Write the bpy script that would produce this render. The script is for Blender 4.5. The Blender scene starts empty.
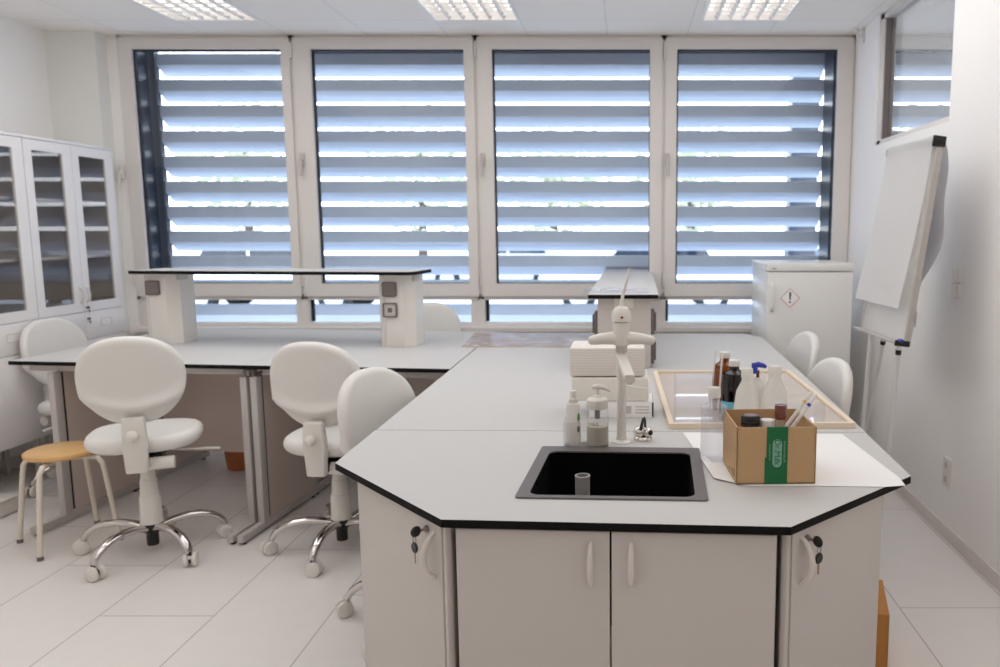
import bpy, bmesh, math, random
from mathutils import Vector, Matrix
R = math.radians
random.seed(7)
SC = bpy.context.scene
COL = SC.collection

# ------------------------------------------------------------------ camera model
F, CX, CY, YH, CAMH = 800.0, 625.0, 333.5, 228.5, 1.6
TH = math.atan((CY - YH) / F)
CT, ST = math.cos(TH), math.sin(TH)

def at(u, v, x=None, y=None, z=None):
    """the point of the place seen at photo position (u, v) on a plane x, y or z"""
    a = (u - CX) / F; b = -(v - CY) / F
    d = (a, CT + b * ST, -ST + b * CT)
    if z is not None: t = (z - CAMH) / d[2]
    elif y is not None: t = y / d[1]
    else: t = x / d[0]
    return Vector((d[0] * t, d[1] * t, CAMH + d[2] * t))

# ------------------------------------------------------------------ materials
def srgb(r, g, b):
    f = lambda c: c / 12.92 if c <= .04045 else ((c + .055) / 1.055) ** 2.4
    return (f(r / 255), f(g / 255), f(b / 255), 1)

def mat(name, rgb, rough=.5, metal=0, noise=0, nscale=40, bump=0, spec=.5, coat=0):
    m = bpy.data.materials.new(name); m.use_nodes = True
    nt = m.node_tree; p = nt.nodes['Principled BSDF']
    c = srgb(*rgb)
    p.inputs['Base Color'].default_value = c
    p.inputs['Roughness'].default_value = rough
    p.inputs['Metallic'].default_value = metal
    p.inputs['Specular IOR Level'].default_value = spec
    p.inputs['Coat Weight'].default_value = coat
    if noise or bump:
        tc = nt.nodes.new('ShaderNodeTexCoord'); n = nt.nodes.new('ShaderNodeTexNoise')
        n.inputs['Scale'].default_value = nscale; n.inputs['Detail'].default_value = 4
        nt.links.new(tc.outputs['Object'], n.inputs['Vector'])
        if noise:
            mx = nt.nodes.new('ShaderNodeMix'); mx.data_type = 'RGBA'
            mx.inputs[6].default_value = [max(0, q * (1 - noise)) for q in c[:3]] + [1]
            mx.inputs[7].default_value = [min(1, q * (1 + noise)) for q in c[:3]] + [1]
            nt.links.new(n.outputs['Fac'], mx.inputs[0]); nt.links.new(mx.outputs[2], p.inputs['Base Color'])
        if bump:
            b = nt.nodes.new('ShaderNodeBump'); b.inputs['Strength'].default_value = bump
            b.inputs['Distance'].default_value = .01
            nt.links.new(n.outputs['Fac'], b.inputs['Height']); nt.links.new(b.outputs['Normal'], p.inputs['Normal'])
    return m

def glass(name, tint=(1, 1, 1), refl=.06, rough=.0, edge=.35, body=None, bodyfac=0):
    """thin clear sheet: see-through, mirror share rising to the edge, optional milky body"""
    m = bpy.data.materials.new(name); m.use_nodes = True
    nt = m.node_tree; nt.nodes.clear()
    out = nt.nodes.new('ShaderNodeOutputMaterial'); tr = nt.nodes.new('ShaderNodeBsdfTransparent')
    tr.inputs[0].default_value = (*tint, 1)
    gl = nt.nodes.new('ShaderNodeBsdfGlossy'); gl.inputs['Roughness'].default_value = rough
    lw = nt.nodes.new('ShaderNodeLayerWeight'); lw.inputs['Blend'].default_value = .25
    mr = nt.nodes.new('ShaderNodeMapRange'); mr.inputs['To Min'].default_value = refl; mr.inputs['To Max'].default_value = edge
    nt.links.new(lw.outputs['Facing'], mr.inputs['Value'])
    src = tr.outputs[0]
    if body:
        df = nt.nodes.new('ShaderNodeBsdfDiffuse'); df.inputs[0].default_value = srgb(*body)
        tl = nt.nodes.new('ShaderNodeBsdfTranslucent'); tl.inputs[0].default_value = srgb(*body)
        m0 = nt.nodes.new('ShaderNodeMixShader'); m0.inputs[0].default_value = .5
        nt.links.new(df.outputs[0], m0.inputs[1]); nt.links.new(tl.outputs[0], m0.inputs[2])
        m1 = nt.nodes.new('ShaderNodeMixShader'); m1.inputs[0].default_value = bodyfac
        nt.links.new(src, m1.inputs[1]); nt.links.new(m0.outputs[0], m1.inputs[2]); src = m1.outputs[0]
    mx = nt.nodes.new('ShaderNodeMixShader')
    nt.links.new(mr.outputs[0], mx.inputs[0]); nt.links.new(src, mx.inputs[1]); nt.links.new(gl.outputs[0], mx.inputs[2])
    nt.links.new(mx.outputs[0], out.inputs[0])
    return m

def grid_mat(name, rgb, line_rgb, px, py, ox, oy, lw, rough=.5, stagger=0, noise=.03, bump=0):
    """tiles px by py metres with thin joints, in world metres"""
    m = bpy.data.materials.new(name); m.use_nodes = True
    nt = m.node_tree; p = nt.nodes['Principled BSDF']; L = nt.links.new
    p.inputs['Roughness'].default_value = rough
    g = nt.nodes.new('ShaderNodeNewGeometry'); s = nt.nodes.new('ShaderNodeSeparateXYZ'); L(g.outputs['Position'], s.inputs[0])
    def M(op, a, b=None):
        n = nt.nodes.new('ShaderNodeMath'); n.operation = op
        for i, q in enumerate((a, b)):
            if q is None: continue
            if isinstance(q, (int, float)): n.inputs[i].default_value = q
            else: L(q, n.inputs[i])
        return n.outputs[0]
    cx = M('DIVIDE', M('SUBTRACT', s.outputs['X'], ox), px)
    col = M('FLOOR', cx)
    cy = M('DIVIDE', M('SUBTRACT', s.outputs['Y'], oy), py)
    if stagger: cy = M('ADD', cy, M('MULTIPLY', col, stagger))
    row = M('FLOOR', cy)
    fx = M('MULTIPLY', M('PINGPONG', cx, .5), px); fy = M('MULTIPLY', M('PINGPONG', cy, .5), py)
    line = M('LESS_THAN', M('MINIMUM', fx, fy), lw / 2)
    wn = nt.nodes.new('ShaderNodeTexWhiteNoise'); wn.noise_dimensions = '2D'
    cb = nt.nodes.new('ShaderNodeCombineXYZ'); L(col, cb.inputs[0]); L(row, cb.inputs[1]); L(cb.outputs[0], wn.inputs['Vector'])
    n = nt.nodes.new('ShaderNodeTexNoise'); n.inputs['Scale'].default_value = 9; n.inputs['Detail'].default_value = 6
    L(g.outputs['Position'], n.inputs['Vector'])
    v = M('ADD', M('MULTIPLY', wn.outputs['Value'], noise), M('MULTIPLY', n.outputs['Fac'], noise * 2))
    v = M('SUBTRACT', 1 + noise, v)
    c = srgb(*rgb)
    vm = nt.nodes.new('ShaderNodeVectorMath'); vm.operation = 'SCALE'; vm.inputs[0].default_value = c[:3]; L(v, vm.inputs['Scale'])
    mx = nt.nodes.new('ShaderNodeMix'); mx.data_type = 'RGBA'; mx.inputs[7].default_value = srgb(*line_rgb)
    L(vm.outputs[0], mx.inputs[6]); L(line, mx.inputs[0]); L(mx.outputs[2], p.inputs['Base Color'])
    return m

def emit(name, rgb, s):
    m = bpy.data.materials.new(name); m.use_nodes = True
    p = m.node_tree.nodes['Principled BSDF']
    p.inputs['Base Color'].default_value = srgb(*rgb)
    p.inputs['Emission Color'].default_value = srgb(*rgb); p.inputs['Emission Strength'].default_value = s
    return m

M = dict(
    wall=mat('painted_plaster', (243, 241, 239), .85, noise=.015, nscale=60, bump=.12),
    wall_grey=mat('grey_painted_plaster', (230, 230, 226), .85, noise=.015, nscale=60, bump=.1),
    frame=mat('window_frame_plastic', (222, 217, 213), .45),
    gasket=mat('dark_gasket', (24, 28, 36), .6),
    worktop=mat('pale_laminate', (200, 199, 198), .55, noise=.04, nscale=900, spec=.25),
    edge=mat('black_laminate_core', (10, 9, 9), .7, spec=.2),
    cab=mat('white_cabinet_board', (201, 195, 191), .45, noise=.02, nscale=500),
    cabwhite=mat('white_cabinet_front', (234, 231, 230), .4),
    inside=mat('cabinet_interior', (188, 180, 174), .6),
    dark=mat('dark_gap', (30, 28, 27), .7),
    handle=mat('pale_handle_plastic', (216, 209, 204), .3),
    grey=mat('light_grey_steel', (190, 184, 181), .45),
    panel=mat('taupe_panel', (208, 194, 186), .5),
    darkgrey=mat('dark_grey_plastic', (110, 102, 100), .5),
    pu=mat('white_polyurethane', (226, 224, 220), .42, noise=.015, nscale=80),
    puplastic=mat('white_plastic', (224, 220, 214), .35),
    chrome=mat('chrome', (215, 210, 208), .08, 1),
    steel=mat('brushed_steel', (150, 145, 142), .3, 1),
    black=mat('black_plastic', (14, 13, 13), .35),
    wood=mat('birch_seat', (214, 172, 116), .35, noise=.12, nscale=14),
    palewood=mat('pale_wood_frame', (232, 216, 194), .5, noise=.06, nscale=25),
    cream=mat('cream_enamel', (222, 214, 200), .35),
    sinkrim=mat('grey_composite', (104, 99, 98), .5, noise=.1, nscale=700),
    sinkblack=mat('black_composite', (5, 5, 5), .9, spec=.1),
    pipe=mat('grey_pvc', (140, 138, 137), .35),
    tap=mat('white_epoxy', (224, 220, 214), .25),
    paper=mat('white_paper', (243, 242, 242), .8),
    kraft=mat('kraft_board', (190, 156, 116), .8, noise=.05, nscale=120),
    kraftin=mat('kraft_board_inside', (176, 140, 100), .85, noise=.05, nscale=120),
    green=mat('green_tape', (0, 102, 52), .3),
    logo=mat('pale_green_print', (130, 176, 156), .35),
    orange=mat('orange_board', (196, 136, 70), .7, noise=.06, nscale=60),
    orangep=mat('orange_plastic', (196, 120, 76), .5),
    fridge=mat('white_enamel', (226, 225, 222), .3),
    red=mat('red_print', (205, 95, 70), .5),
    redp=mat('red_plastic', (170, 40, 30), .3),
    blue=mat('blue_plastic', (42, 62, 168), .35),
    bluelabel=mat('light_blue_label', (104, 176, 200), .5),
    amber=glass('amber_glass', (.62, .30, .06), .05, .02, .3, (126, 66, 16), .4),
    darkamber=glass('dark_brown_glass', (.10, .04, .02), .05, .02, .3, (28, 14, 8), .6),
    brownvial=mat('red_brown_glass', (112, 52, 34), .15, coat=.5),
    hdpe=glass('frosted_plastic', (.95, .95, .95), .04, .3, .15, (240, 238, 234), .88),
    clear=glass('clear_plastic', (.93, .93, .95), .03, .08, .3, (236, 236, 240), .16),
    clearbox=glass('clear_acrylic', (.97, .97, .97), .02, .02, .22),
    liquid=mat('pale_gel', (206, 200, 188), .3),
    pane=glass('window_pane', (.96, .98, 1.0), .010, 0, .2),
    cabpane=glass('cabinet_pane', (.86, .85, .84), 0.035, 0, .2),
    picpane=glass('picture_glass', (.97, .97, .97), .04, 0, .2),
    mirrorpane=glass('interior_pane', (.5, .5, .5), .5, 0, .8),
    slat=mat('grey_blue_aluminium', (196, 204, 216), .45, .0, spec=.4),
    rail=mat('anthracite_rail', (70, 74, 84), .5),
    navy=mat('anthracite_reveal', (38, 46, 60), .3),
    asphalt=mat('pale_paving', (186, 189, 195), .9, noise=.08, nscale=3),
    leaf=mat('leaf', (196, 200, 172), .6, noise=.25, nscale=3),
    bark=mat('bark', (90, 78, 66), .9),
    facade=mat('pale_facade', (222, 214, 204), .9),
    carwhite=mat('white_car_paint', (236, 238, 242), .2, coat=1),
    carsilver=mat('silver_car_paint', (196, 204, 214), .25, .3, coat=1),
    cardark=mat('dark_car_paint', (60, 72, 96), .2, coat=1),
    tyre=mat('tyre', (22, 24, 28), .8),
    carglass=mat('car_glass', (30, 38, 50), .05),
    tail=mat('red_lens', (200, 40, 36), .2),
    tray=mat('lamp_reflector', (230, 229, 228), .35),
    louvre=mat('lamp_louvre', (234, 233, 232), .3),
    tube=emit('lamp_tube', (255, 250, 244), 1.7),
    floor=grid_mat('floor_tiles', (229, 225, 222), (184, 176, 172), .48, 1.2, -1.232, 3.343, .006, .34, .42, .03),
    ceil=grid_mat('ceiling_tiles', (226, 224, 224), (196, 194, 194), .588, .588, 0, 0, .006, .9, 0, .012),
)

def print_mat():
    m = bpy.data.materials.new('muted_print'); m.use_nodes = True
    nt = m.node_tree; p = nt.nodes['Principled BSDF']; L = nt.links.new
    tc = nt.nodes.new('ShaderNodeTexCoord'); n = nt.nodes.new('ShaderNodeTexNoise')
    n.inputs['Scale'].default_value = 7; n.inputs['Detail'].default_value = 8; n.inputs['Distortion'].default_value = 1.2
    r = nt.nodes.new('ShaderNodeValToRGB'); e = r.color_ramp.elements
    e[0].position = .3; e[0].color = srgb(132, 116, 112); e[1].position = .75; e[1].color = srgb(226, 218, 210)
    for pos, c in ((.42, (168, 146, 138)), (.52, (152, 154, 164)), (.6, (186, 172, 162))):
        q = e.new(pos); q.color = srgb(*c)
    L(tc.outputs['Object'], n.inputs['Vector']); L(n.outputs['Fac'], r.inputs[0]); L(r.outputs[0], p.inputs['Base Color'])
    p.inputs['Roughness'].default_value = .25
    return m
M['print'] = print_mat()

def towel_mat():
    m = bpy.data.materials.new('folded_paper_towel'); m.use_nodes = True
    nt = m.node_tree; p = nt.nodes['Principled BSDF']; L = nt.links.new
    tc = nt.nodes.new('ShaderNodeTexCoord'); w = nt.nodes.new('ShaderNodeTexWave')
    w.bands_direction = 'Z'; w.inputs['Scale'].default_value = 52; w.inputs['Distortion'].default_value = 1.2; w.inputs['Detail'].default_value = 2
    L(tc.outputs['Object'], w.inputs['Vector'])
    mx = nt.nodes.new('ShaderNodeMix'); mx.data_type = 'RGBA'; mx.inputs[6].default_value = srgb(206, 198, 190); mx.inputs[7].default_value = srgb(238, 234, 230)
    L(w.outputs['Fac'], mx.inputs[0]); L(mx.outputs[2], p.inputs['Base Color'])
    b = nt.nodes.new('ShaderNodeBump'); b.inputs['Strength'].default_value = .3; b.inputs['Distance'].default_value = .003
    L(w.outputs['Fac'], b.inputs['Height']); L(b.outputs['Normal'], p.inputs['Normal'])
    p.inputs['Roughness'].default_value = .85
    return m
M['towel'] = towel_mat()

# ------------------------------------------------------------------ mesh builder
class MB:
    def __init__(s): s.bm = bmesh.new()
    def _mi(s, faces, mi):
        for f in faces: f.material_index = mi
    def box(s, c, size, rot=None, bevel=0, mi=0, seg=2):
        r = bmesh.ops.create_cube(s.bm, size=1)
        vs = r['verts']
        bmesh.ops.scale(s.bm, verts=vs, vec=size)
        if bevel:
            es = list({e for v in vs for e in v.link_edges})
            q = bmesh.ops.bevel(s.bm, geom=es, offset=bevel, segments=seg, affect='EDGES', profile=.5)
            vs = list({v for v in q['verts']} | {v for v in vs if v.is_valid})
        fs = {f for v in vs for f in v.link_faces}; s._mi(fs, mi)
        mtx = Matrix.Translation(Vector(c))
        if rot is not None: mtx = mtx @ (rot.to_4x4() if isinstance(rot, Matrix) else Matrix.Rotation(rot, 4, 'Z'))
        bmesh.ops.transform(s.bm, verts=vs, matrix=mtx)
        return s
    def bb(s, lo, hi, bevel=0, mi=0):
        lo, hi = Vector(lo), Vector(hi)
        return s.box((lo + hi) / 2, [abs(q) for q in (hi - lo)], None, bevel, mi)
    def prism(s, poly, z0, z1, mi=0, side_mi=None, mtx=None, bevel=0):
        n = len(poly)
        lo = [s.bm.verts.new((p[0], p[1], z0)) for p in poly]; hi = [s.bm.verts.new((p[0], p[1], z1)) for p in poly]
        fs = [s.bm.faces.new(lo[::-1]), s.bm.faces.new(hi)]; s._mi(fs, mi)
        sd = [s.bm.faces.new((lo[i], lo[(i + 1) % n], hi[(i + 1) % n], hi[i])) for i in range(n)]
        s._mi(sd, mi if side_mi is None else side_mi)
        vs = lo + hi
        if bevel:
            es = list({e for v in vs for e in v.link_edges})
            q = bmesh.ops.bevel(s.bm, geom=es, offset=bevel, segments=2, affect='EDGES', profile=.5)
            vs = list(set(q['verts']) | {v for v in vs if v.is_valid})
        if mtx is not None: bmesh.ops.transform(s.bm, verts=vs, matrix=mtx)
        return s
    def frame(s, outer, inner, z0, z1, mtx=None, mi=0):
        """flat ring between two closed outlines of equal length"""
        n = len(outer); V = s.bm.verts.new
        a = [V((p[0], p[1], z0)) for p in outer]; b = [V((p[0], p[1], z1)) for p in outer]
        c = [V((p[0], p[1], z0)) for p in inner]; d = [V((p[0], p[1], z1)) for p in inner]
        fs = []
        for i in range(n):
            j = (i + 1) % n
            for q in ((a[i], a[j], b[j], b[i]), (c[j], c[i], d[i], d[j]), (b[i], b[j], d[j], d[i]), (a[j], a[i], c[i], c[j])):
                fs.append(s.bm.faces.new(q))
        s._mi(fs, mi)
        if mtx is not None: bmesh.ops.transform(s.bm, verts=a + b + c + d, matrix=mtx)
        return s
    def tube(s, pts, rad, n=12, mi=0, flat=1.0, cap=True):
        pts = [Vector(p) for p in pts]
        rad = rad if isinstance(rad, (list, tuple)) else [rad] * len(pts)
        rings = []; ref = None
        for i, p in enumerate(pts):
            t = (pts[min(i + 1, len(pts) - 1)] - pts[max(i - 1, 0)]).normalized()
            if ref is None: ref = Vector((0, 0, 1)) if abs(t.z) < .9 else Vector((1, 0, 0))
            u = (ref - t * ref.dot(t)).normalized(); w = t.cross(u); ref = u
            rings.append([s.bm.verts.new(p + (u * math.cos(k * 2 * math.pi / n) * flat + w * math.sin(k * 2 * math.pi / n)) * rad[i]) for k in range(n)])
        fs = []
        for a, b in zip(rings, rings[1:]):
            for k in range(n): fs.append(s.bm.faces.new((a[k], a[(k + 1) % n], b[(k + 1) % n], b[k])))
        if cap: fs += [s.bm.faces.new(rings[0][::-1]), s.bm.faces.new(rings[-1])]
        s._mi(fs, mi); return s
    def lathe(s, prof, c=(0, 0, 0), n=24, mi=0, mtx=None, closed=False):
        """profile of (radius, z); rings joined top to bottom"""
        rings = []; vs = []
        for r, z in prof:
            if r < 1e-6: v = s.bm.verts.new((0, 0, z)); rings.append([v]); vs.append(v)
            else:
                q = [s.bm.verts.new((r * math.cos(k * 2 * math.pi / n), r * math.sin(k * 2 * math.pi / n), z)) for k in range(n)]
                rings.append(q); vs += q
        fs = []
        for a, b in zip(rings, rings[1:]):
            for k in range(n):
                j = (k + 1) % n
                if len(a) == 1 and len(b) == 1: continue
                if len(a) == 1: fs.append(s.bm.faces.new((a[0], b[j], b[k])))
                elif len(b) == 1: fs.append(s.bm.faces.new((a[k], a[j], b[0])))
                else: fs.append(s.bm.faces.new((a[k], a[j], b[j], b[k])))
        s._mi(fs, mi)
        m = Matrix.Translation(Vector(c))
        if mtx is not None: m = m @ mtx
        bmesh.ops.transform(s.bm, verts=vs, matrix=m)
        return s
    def ball(s, c, r, mi=0, n=16, rot=None):
        q = bmesh.ops.create_uvsphere(s.bm, u_segments=n, v_segments=max(8, n // 2), radius=1)
        vs = q['verts']; r = (r, r, r) if isinstance(r, (int, float)) else r
        bmesh.ops.scale(s.bm, verts=vs, vec=r)
        s._mi({f for v in vs for f in v.link_faces}, mi)
        m = Matrix.Translation(Vector(c))
        if rot is not None: m = m @ rot.to_4x4()
        bmesh.ops.transform(s.bm, verts=vs, matrix=m); return s
    def build(s, name, mats, parent=None, smooth=True, angle=35, loc=None, rz=0, mtx=None):
        if mtx is not None: bmesh.ops.transform(s.bm, verts=s.bm.verts, matrix=mtx)
        bmesh.ops.recalc_face_normals(s.bm, faces=s.bm.faces)
        me = bpy.data.meshes.new(name)
        for f in s.bm.faces: f.smooth = smooth
        s.bm.to_mesh(me); s.bm.free()
        for m in (mats if isinstance(mats, (list, tuple)) else [mats]): me.materials.append(m)
        if smooth: me.set_sharp_from_angle(angle=R(angle))
        o = bpy.data.objects.new(name, me); COL.objects.link(o)
        if parent: o.parent = parent
        if loc is not None: o.location = loc
        if rz: o.rotation_euler.z = rz
        return o

def tag(o, label=None, cat=None, group=None, kind=None):
    for k, v in (('label', label), ('category', cat), ('group', group), ('kind', kind)):
        if v: o[k] = v
    return o
def thing(name, label, cat, loc=(0, 0, 0), rz=0, group=None):
    o = bpy.data.objects.new(name, None); COL.objects.link(o)
    o.location = loc; o.rotation_euler.z = rz; o.empty_display_size = .1
    return tag(o, label, cat, group)
def structure(name):
    o = bpy.data.objects.new(name, None); COL.objects.link(o); return tag(o, kind='structure')
def copy_tree(o, parent=None):
    c = o.copy(); COL.objects.link(c)
    if parent: c.parent = parent
    for ch in list(o.children): copy_tree(ch, c)
    return c
def text(body, size, name, m, parent, mtx, depth=.0004):
    cu = bpy.data.curves.new(name, 'FONT'); cu.body = body; cu.size = size; cu.align_x = 'CENTER'; cu.align_y = 'CENTER'; cu.extrude = depth
    t = bpy.data.objects.new(name, cu); COL.objects.link(t)
    dg = bpy.context.evaluated_depsgraph_get(); dg.update()
    me = bpy.data.meshes.new_from_object(t.evaluated_get(dg)); me.name = name
    bpy.data.objects.remove(t); bpy.data.curves.remove(cu)
    me.transform(mtx); me.materials.clear(); me.materials.append(m)
    o = bpy.data.objects.new(name, me); COL.objects.link(o); o.parent = parent
    return o
def basis(o, x, y, z):
    m = Matrix((x, y, z)).transposed().to_4x4(); m.translation = Vector(o); return m
def rrect(w, h, r, n=6):
    out = []
    for cx, cy, a0 in ((w / 2 - r, h / 2 - r, 0), (-w / 2 + r, h / 2 - r, 90), (-w / 2 + r, -h / 2 + r, 180), (w / 2 - r, -h / 2 + r, 270)):
        for k in range(n + 1):
            a = R(a0 + 90 * k / n); out.append((cx + r * math.cos(a), cy + r * math.sin(a)))
    return out

# ================================================================== ROOM SHELL
ZC, YW, XL, XR, YF = 2.99, 6.03, -4.12, 1.672, -3.2
WH = .868                                     # top of the wall below the windows
fl = MB().bb((XL - .3, YF - .2, -.1), (XR + .3, YW + .12, 0)).build('floor', M['floor'], smooth=False); tag(fl, kind='structure')

# ceiling with openings for the three lamps
u0 = at(434, 20, z=ZC); u1 = at(518, 20, z=ZC)
TILE = .578
LY1 = u0.y; LY0 = LY1 - TILE
LX = [at(176, 21, z=ZC).x, u0.x, at(701, 18.5, z=ZC).x]
LXr = [at(256, 21, z=ZC).x, u1.x, at(786, 18.5, z=ZC).x]
nodes = M['ceil'].node_tree.nodes
xs = sorted([XL - .1, XR + .1] + [q for i in range(3) for q in (LX[i], LX[i] + TILE)])
cb = MB()
for i in range(len(xs) - 1):
    if any(abs(xs[i] - q) < .001 for q in LX):
        cb.bb((xs[i], YF, ZC), (xs[i + 1], LY0, ZC + .02)); cb.bb((xs[i], LY1, ZC), (xs[i + 1], YW, ZC + .02))
    else: cb.bb((xs[i], YF, ZC), (xs[i + 1], YW, ZC + .02))
M['ceil'] = grid_mat('ceiling_panels', (241, 237, 232), (214, 213, 214), TILE, TILE, LX[1], LY1, .006, .9, 0, .01)
tag(cb.build('ceiling', M['ceil'], smooth=False), kind='structure')

# walls
wr = MB(); W0, W1 = 4.235, 5.47; WZ = 2.15
wr.bb((XR, YF, 0), (XR + .15, W0, ZC)); wr.bb((XR, W1, 0), (XR + .15, YW + .2, ZC)); wr.bb((XR, W0, 0), (XR + .15, W1, WZ))
tag(wr.build('wall_right', M['wall'], smooth=False), kind='structure')
tag(MB().bb((XL - .15, YF, 0), (XL, YW + .2, ZC)).build('wall_left', M['wall'], smooth=False), kind='structure')
tag(MB().bb((XL - .15, YF - .15, 0), (XR + .15, YF, ZC)).build('wall_front', M['wall'], smooth=False), kind='structure')
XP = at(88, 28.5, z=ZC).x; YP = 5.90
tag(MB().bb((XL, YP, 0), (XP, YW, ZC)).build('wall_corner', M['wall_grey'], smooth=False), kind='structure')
WXL = at(116.3, 37.5, y=YW).x; WXR = XR
wb = MB().bb((XL, YW, 0), (XR, YW + .14, WH - .03)); wb.bb((XL, YW, WH - .03), (WXL, YW + .14, ZC))
tag(wb.build('wall_back', M['wall'], smooth=False), kind='structure')
tag(MB().bb((WXL - .0, YW - .13, WH - .03), (XR, YW + .14, WH)).build('trim_1', M['frame'], smooth=False), kind='structure')
# skirting
tag(MB().bb((XR - .012, YF, 0), (XR, YW - .01, .075), .003).build('baseboard_right', mat('tile_skirting', (222, 214, 210), .45, noise=.05, nscale=9), smooth=False), kind='structure')
tag(MB().bb((XL, YF, 0), (XL + .012, YP, .075)).build('baseboard_left', M['cab'], smooth=False), kind='structure')

# interior window high in the right wall
win = structure('window_5')
f = MB()
for lo, hi in (((XR + .01, W1 - .07, WZ), (XR + .1, W1, ZC)), ((XR + .01, W0, WZ), (XR + .1, W0 + .03, ZC)),
               ((XR + .01, W0, WZ), (XR + .1, W1, WZ + .03)), ((XR + .01, W0, ZC - .04), (XR + .1, W1, ZC))):
    f.bb(lo, hi, .004)
f.build('window_frame', M['frame'], win)
MB().bb((XR + .05, W0 + .02, WZ + .02), (XR + .056, W1 - .06, ZC - .03)).build('pane', M['mirrorpane'], win)
MB().bb((XR + .02, W1 - .085, WZ + .03), (XR + .06, W1 - .07, ZC - .04)).build('gasket', M['darkgrey'], win)
tag(MB().bb((XR + .9, W0 - 1, 1.8), (XR + 1.0, W1 + 1, ZC)).build('trim_2', M['wall_grey'], smooth=False), kind='structure')

# ---- the window wall: four tall sashes over four low lights
mul = [WXL, at(294, 100, y=YW).x, at(476.5, 100, y=YW).x, at(663.8, 100, y=YW).x, WXR]
ZT, ZM0, ZM1 = ZC, at(400, 300, y=YW).z, at(400, 283.5, y=YW).z
glassx = [(at(132.5, 60, y=YW).x, at(281.5, 60, y=YW).x), (at(311, 60, y=YW).x, at(464, 60, y=YW).x),
          (at(492, 60, y=YW).x, at(650, 60, y=YW).x), (at(677, 60, y=YW).x, at(837.5, 60, y=YW).x)]
lowx = [(WXL + .1, at(296, 310, y=YW).x), (at(309, 310, y=YW).x, at(471, 310, y=YW).x), (at(485, 310, y=YW).x, at(650, 310, y=YW).x), (at(665, 310, y=YW).x, WXR - .1)]
ZG1 = at(400, 49.3, y=YW).z
for i in range(4):
    w = structure('window_%d' % (i + 1))
    x0, x1 = mul[i], mul[i + 1]; g0, g1 = glassx[i]; l0, l1 = lowx[i]
    f = MB()                                     # fixed frame round the sash and the low light
    f.bb((x0, YW, ZT - .035), (x1, YW + .08, ZT)); f.bb((x0, YW, WH), (x0 + .022, YW + .08, ZT)); f.bb((x1 - .022, YW, WH), (x1, YW + .08, ZT))
    f.bb((x0, YW, ZM0), (x1, YW + .08, ZM0 + .05), .003)
    f.bb((x0, YW + .01, WH), (l0, YW + .08, ZM0)); f.bb((l1, YW + .01, WH), (x1, YW + .08, ZM0)); f.bb((x0 + .001, YW + .006, WH + .0005), (x1 - .001, YW + .078, WH + .022))
    f.build('window_frame', M['frame'], w)
    s = MB()                                     # opening sash, standing proud of the frame
    a0, a1 = x0 + .012, x1 - .012; b0, b1 = ZM0 + .03, ZT - .02
    mm = basis((0, YW - .018, 0), (1, 0, 0), (0, 0, 1), (0, 1, 0))
    s.frame([(a0, b0), (a1, b0), (a1, b1), (a0, b1)], [(g0, ZM1), (g1, ZM1), (g1, ZG1), (g0, ZG1)], 0, .07, mm)
    sash = s.build('sash', M['frame'], w, smooth=False)
    g = MB()
    g.frame([(g0 - .002, ZM1 - .002), (g1 + .002, ZM1 - .002), (g1 + .002, ZG1 + .002), (g0 - .002, ZG1 + .002)],
            [(g0 + .012, ZM1 + .004), (g1 - .004, ZM1 + .004), (g1 - .004, ZG1 - .012), (g0 + .012, ZG1 - .012)], .03, .06, mm)
    g.build('gasket', M['gasket'], sash, smooth=False)
    MB().bb((g0 - .005, YW + .024, ZM1 - .005), (g1 + .005, YW + .03, ZG1 + .005)).build('pane', M['pane'], sash)
    MB().bb((l0 - .003, YW + .04, WH + .03), (l1 + .003, YW + .046, ZM0)).build('low_pane', M['pane'], w)
    k = MB(); k.bb((l0, YW + .045, WH + .03), (l0 + .025, YW + .06, ZM0)); k.build('low_gasket', M['gasket'], w)
    hx = (x0 + g0) / 2 if i else (x1 - .03)
    if i:
        h = MB(); h.box((hx - .02, YW - .028, 2.1), (.03, .02, .10), None, .004)
        h.tube([(hx - .02, YW - .03, 2.1), (hx - .02, YW - .058, 2.1), (hx - .02, YW - .06, 2.07), (hx - .02, YW - .06, 1.98)], .011, 8)
        h.build('window_handle', M['grey'], sash)
    q = MB(); q.box((x0 + .004 if i else x1 - .004, YW - .022, 2.88), (.014, .02, .11), None, .003); q.box((x0 + .004, YW - .022, 1.22), (.014, .02, .1), None, .003)
    q.build('hinge', M['frame'], sash)
# handle bracket on the left edge of the first window
h = MB(); p = at(124.5, 172, y=YW); h.box((p.x, YW - .03, p.z), (.03, .03, .09), None, .005); h.tube([(p.x, YW - .05, p.z), (p.x, YW - .07, p.z - .01), (p.x - .005, YW - .07, p.z - .1)], .01, 8)
h.build('window_handle', M['frame'], bpy.data.objects['window_1'])

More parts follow.
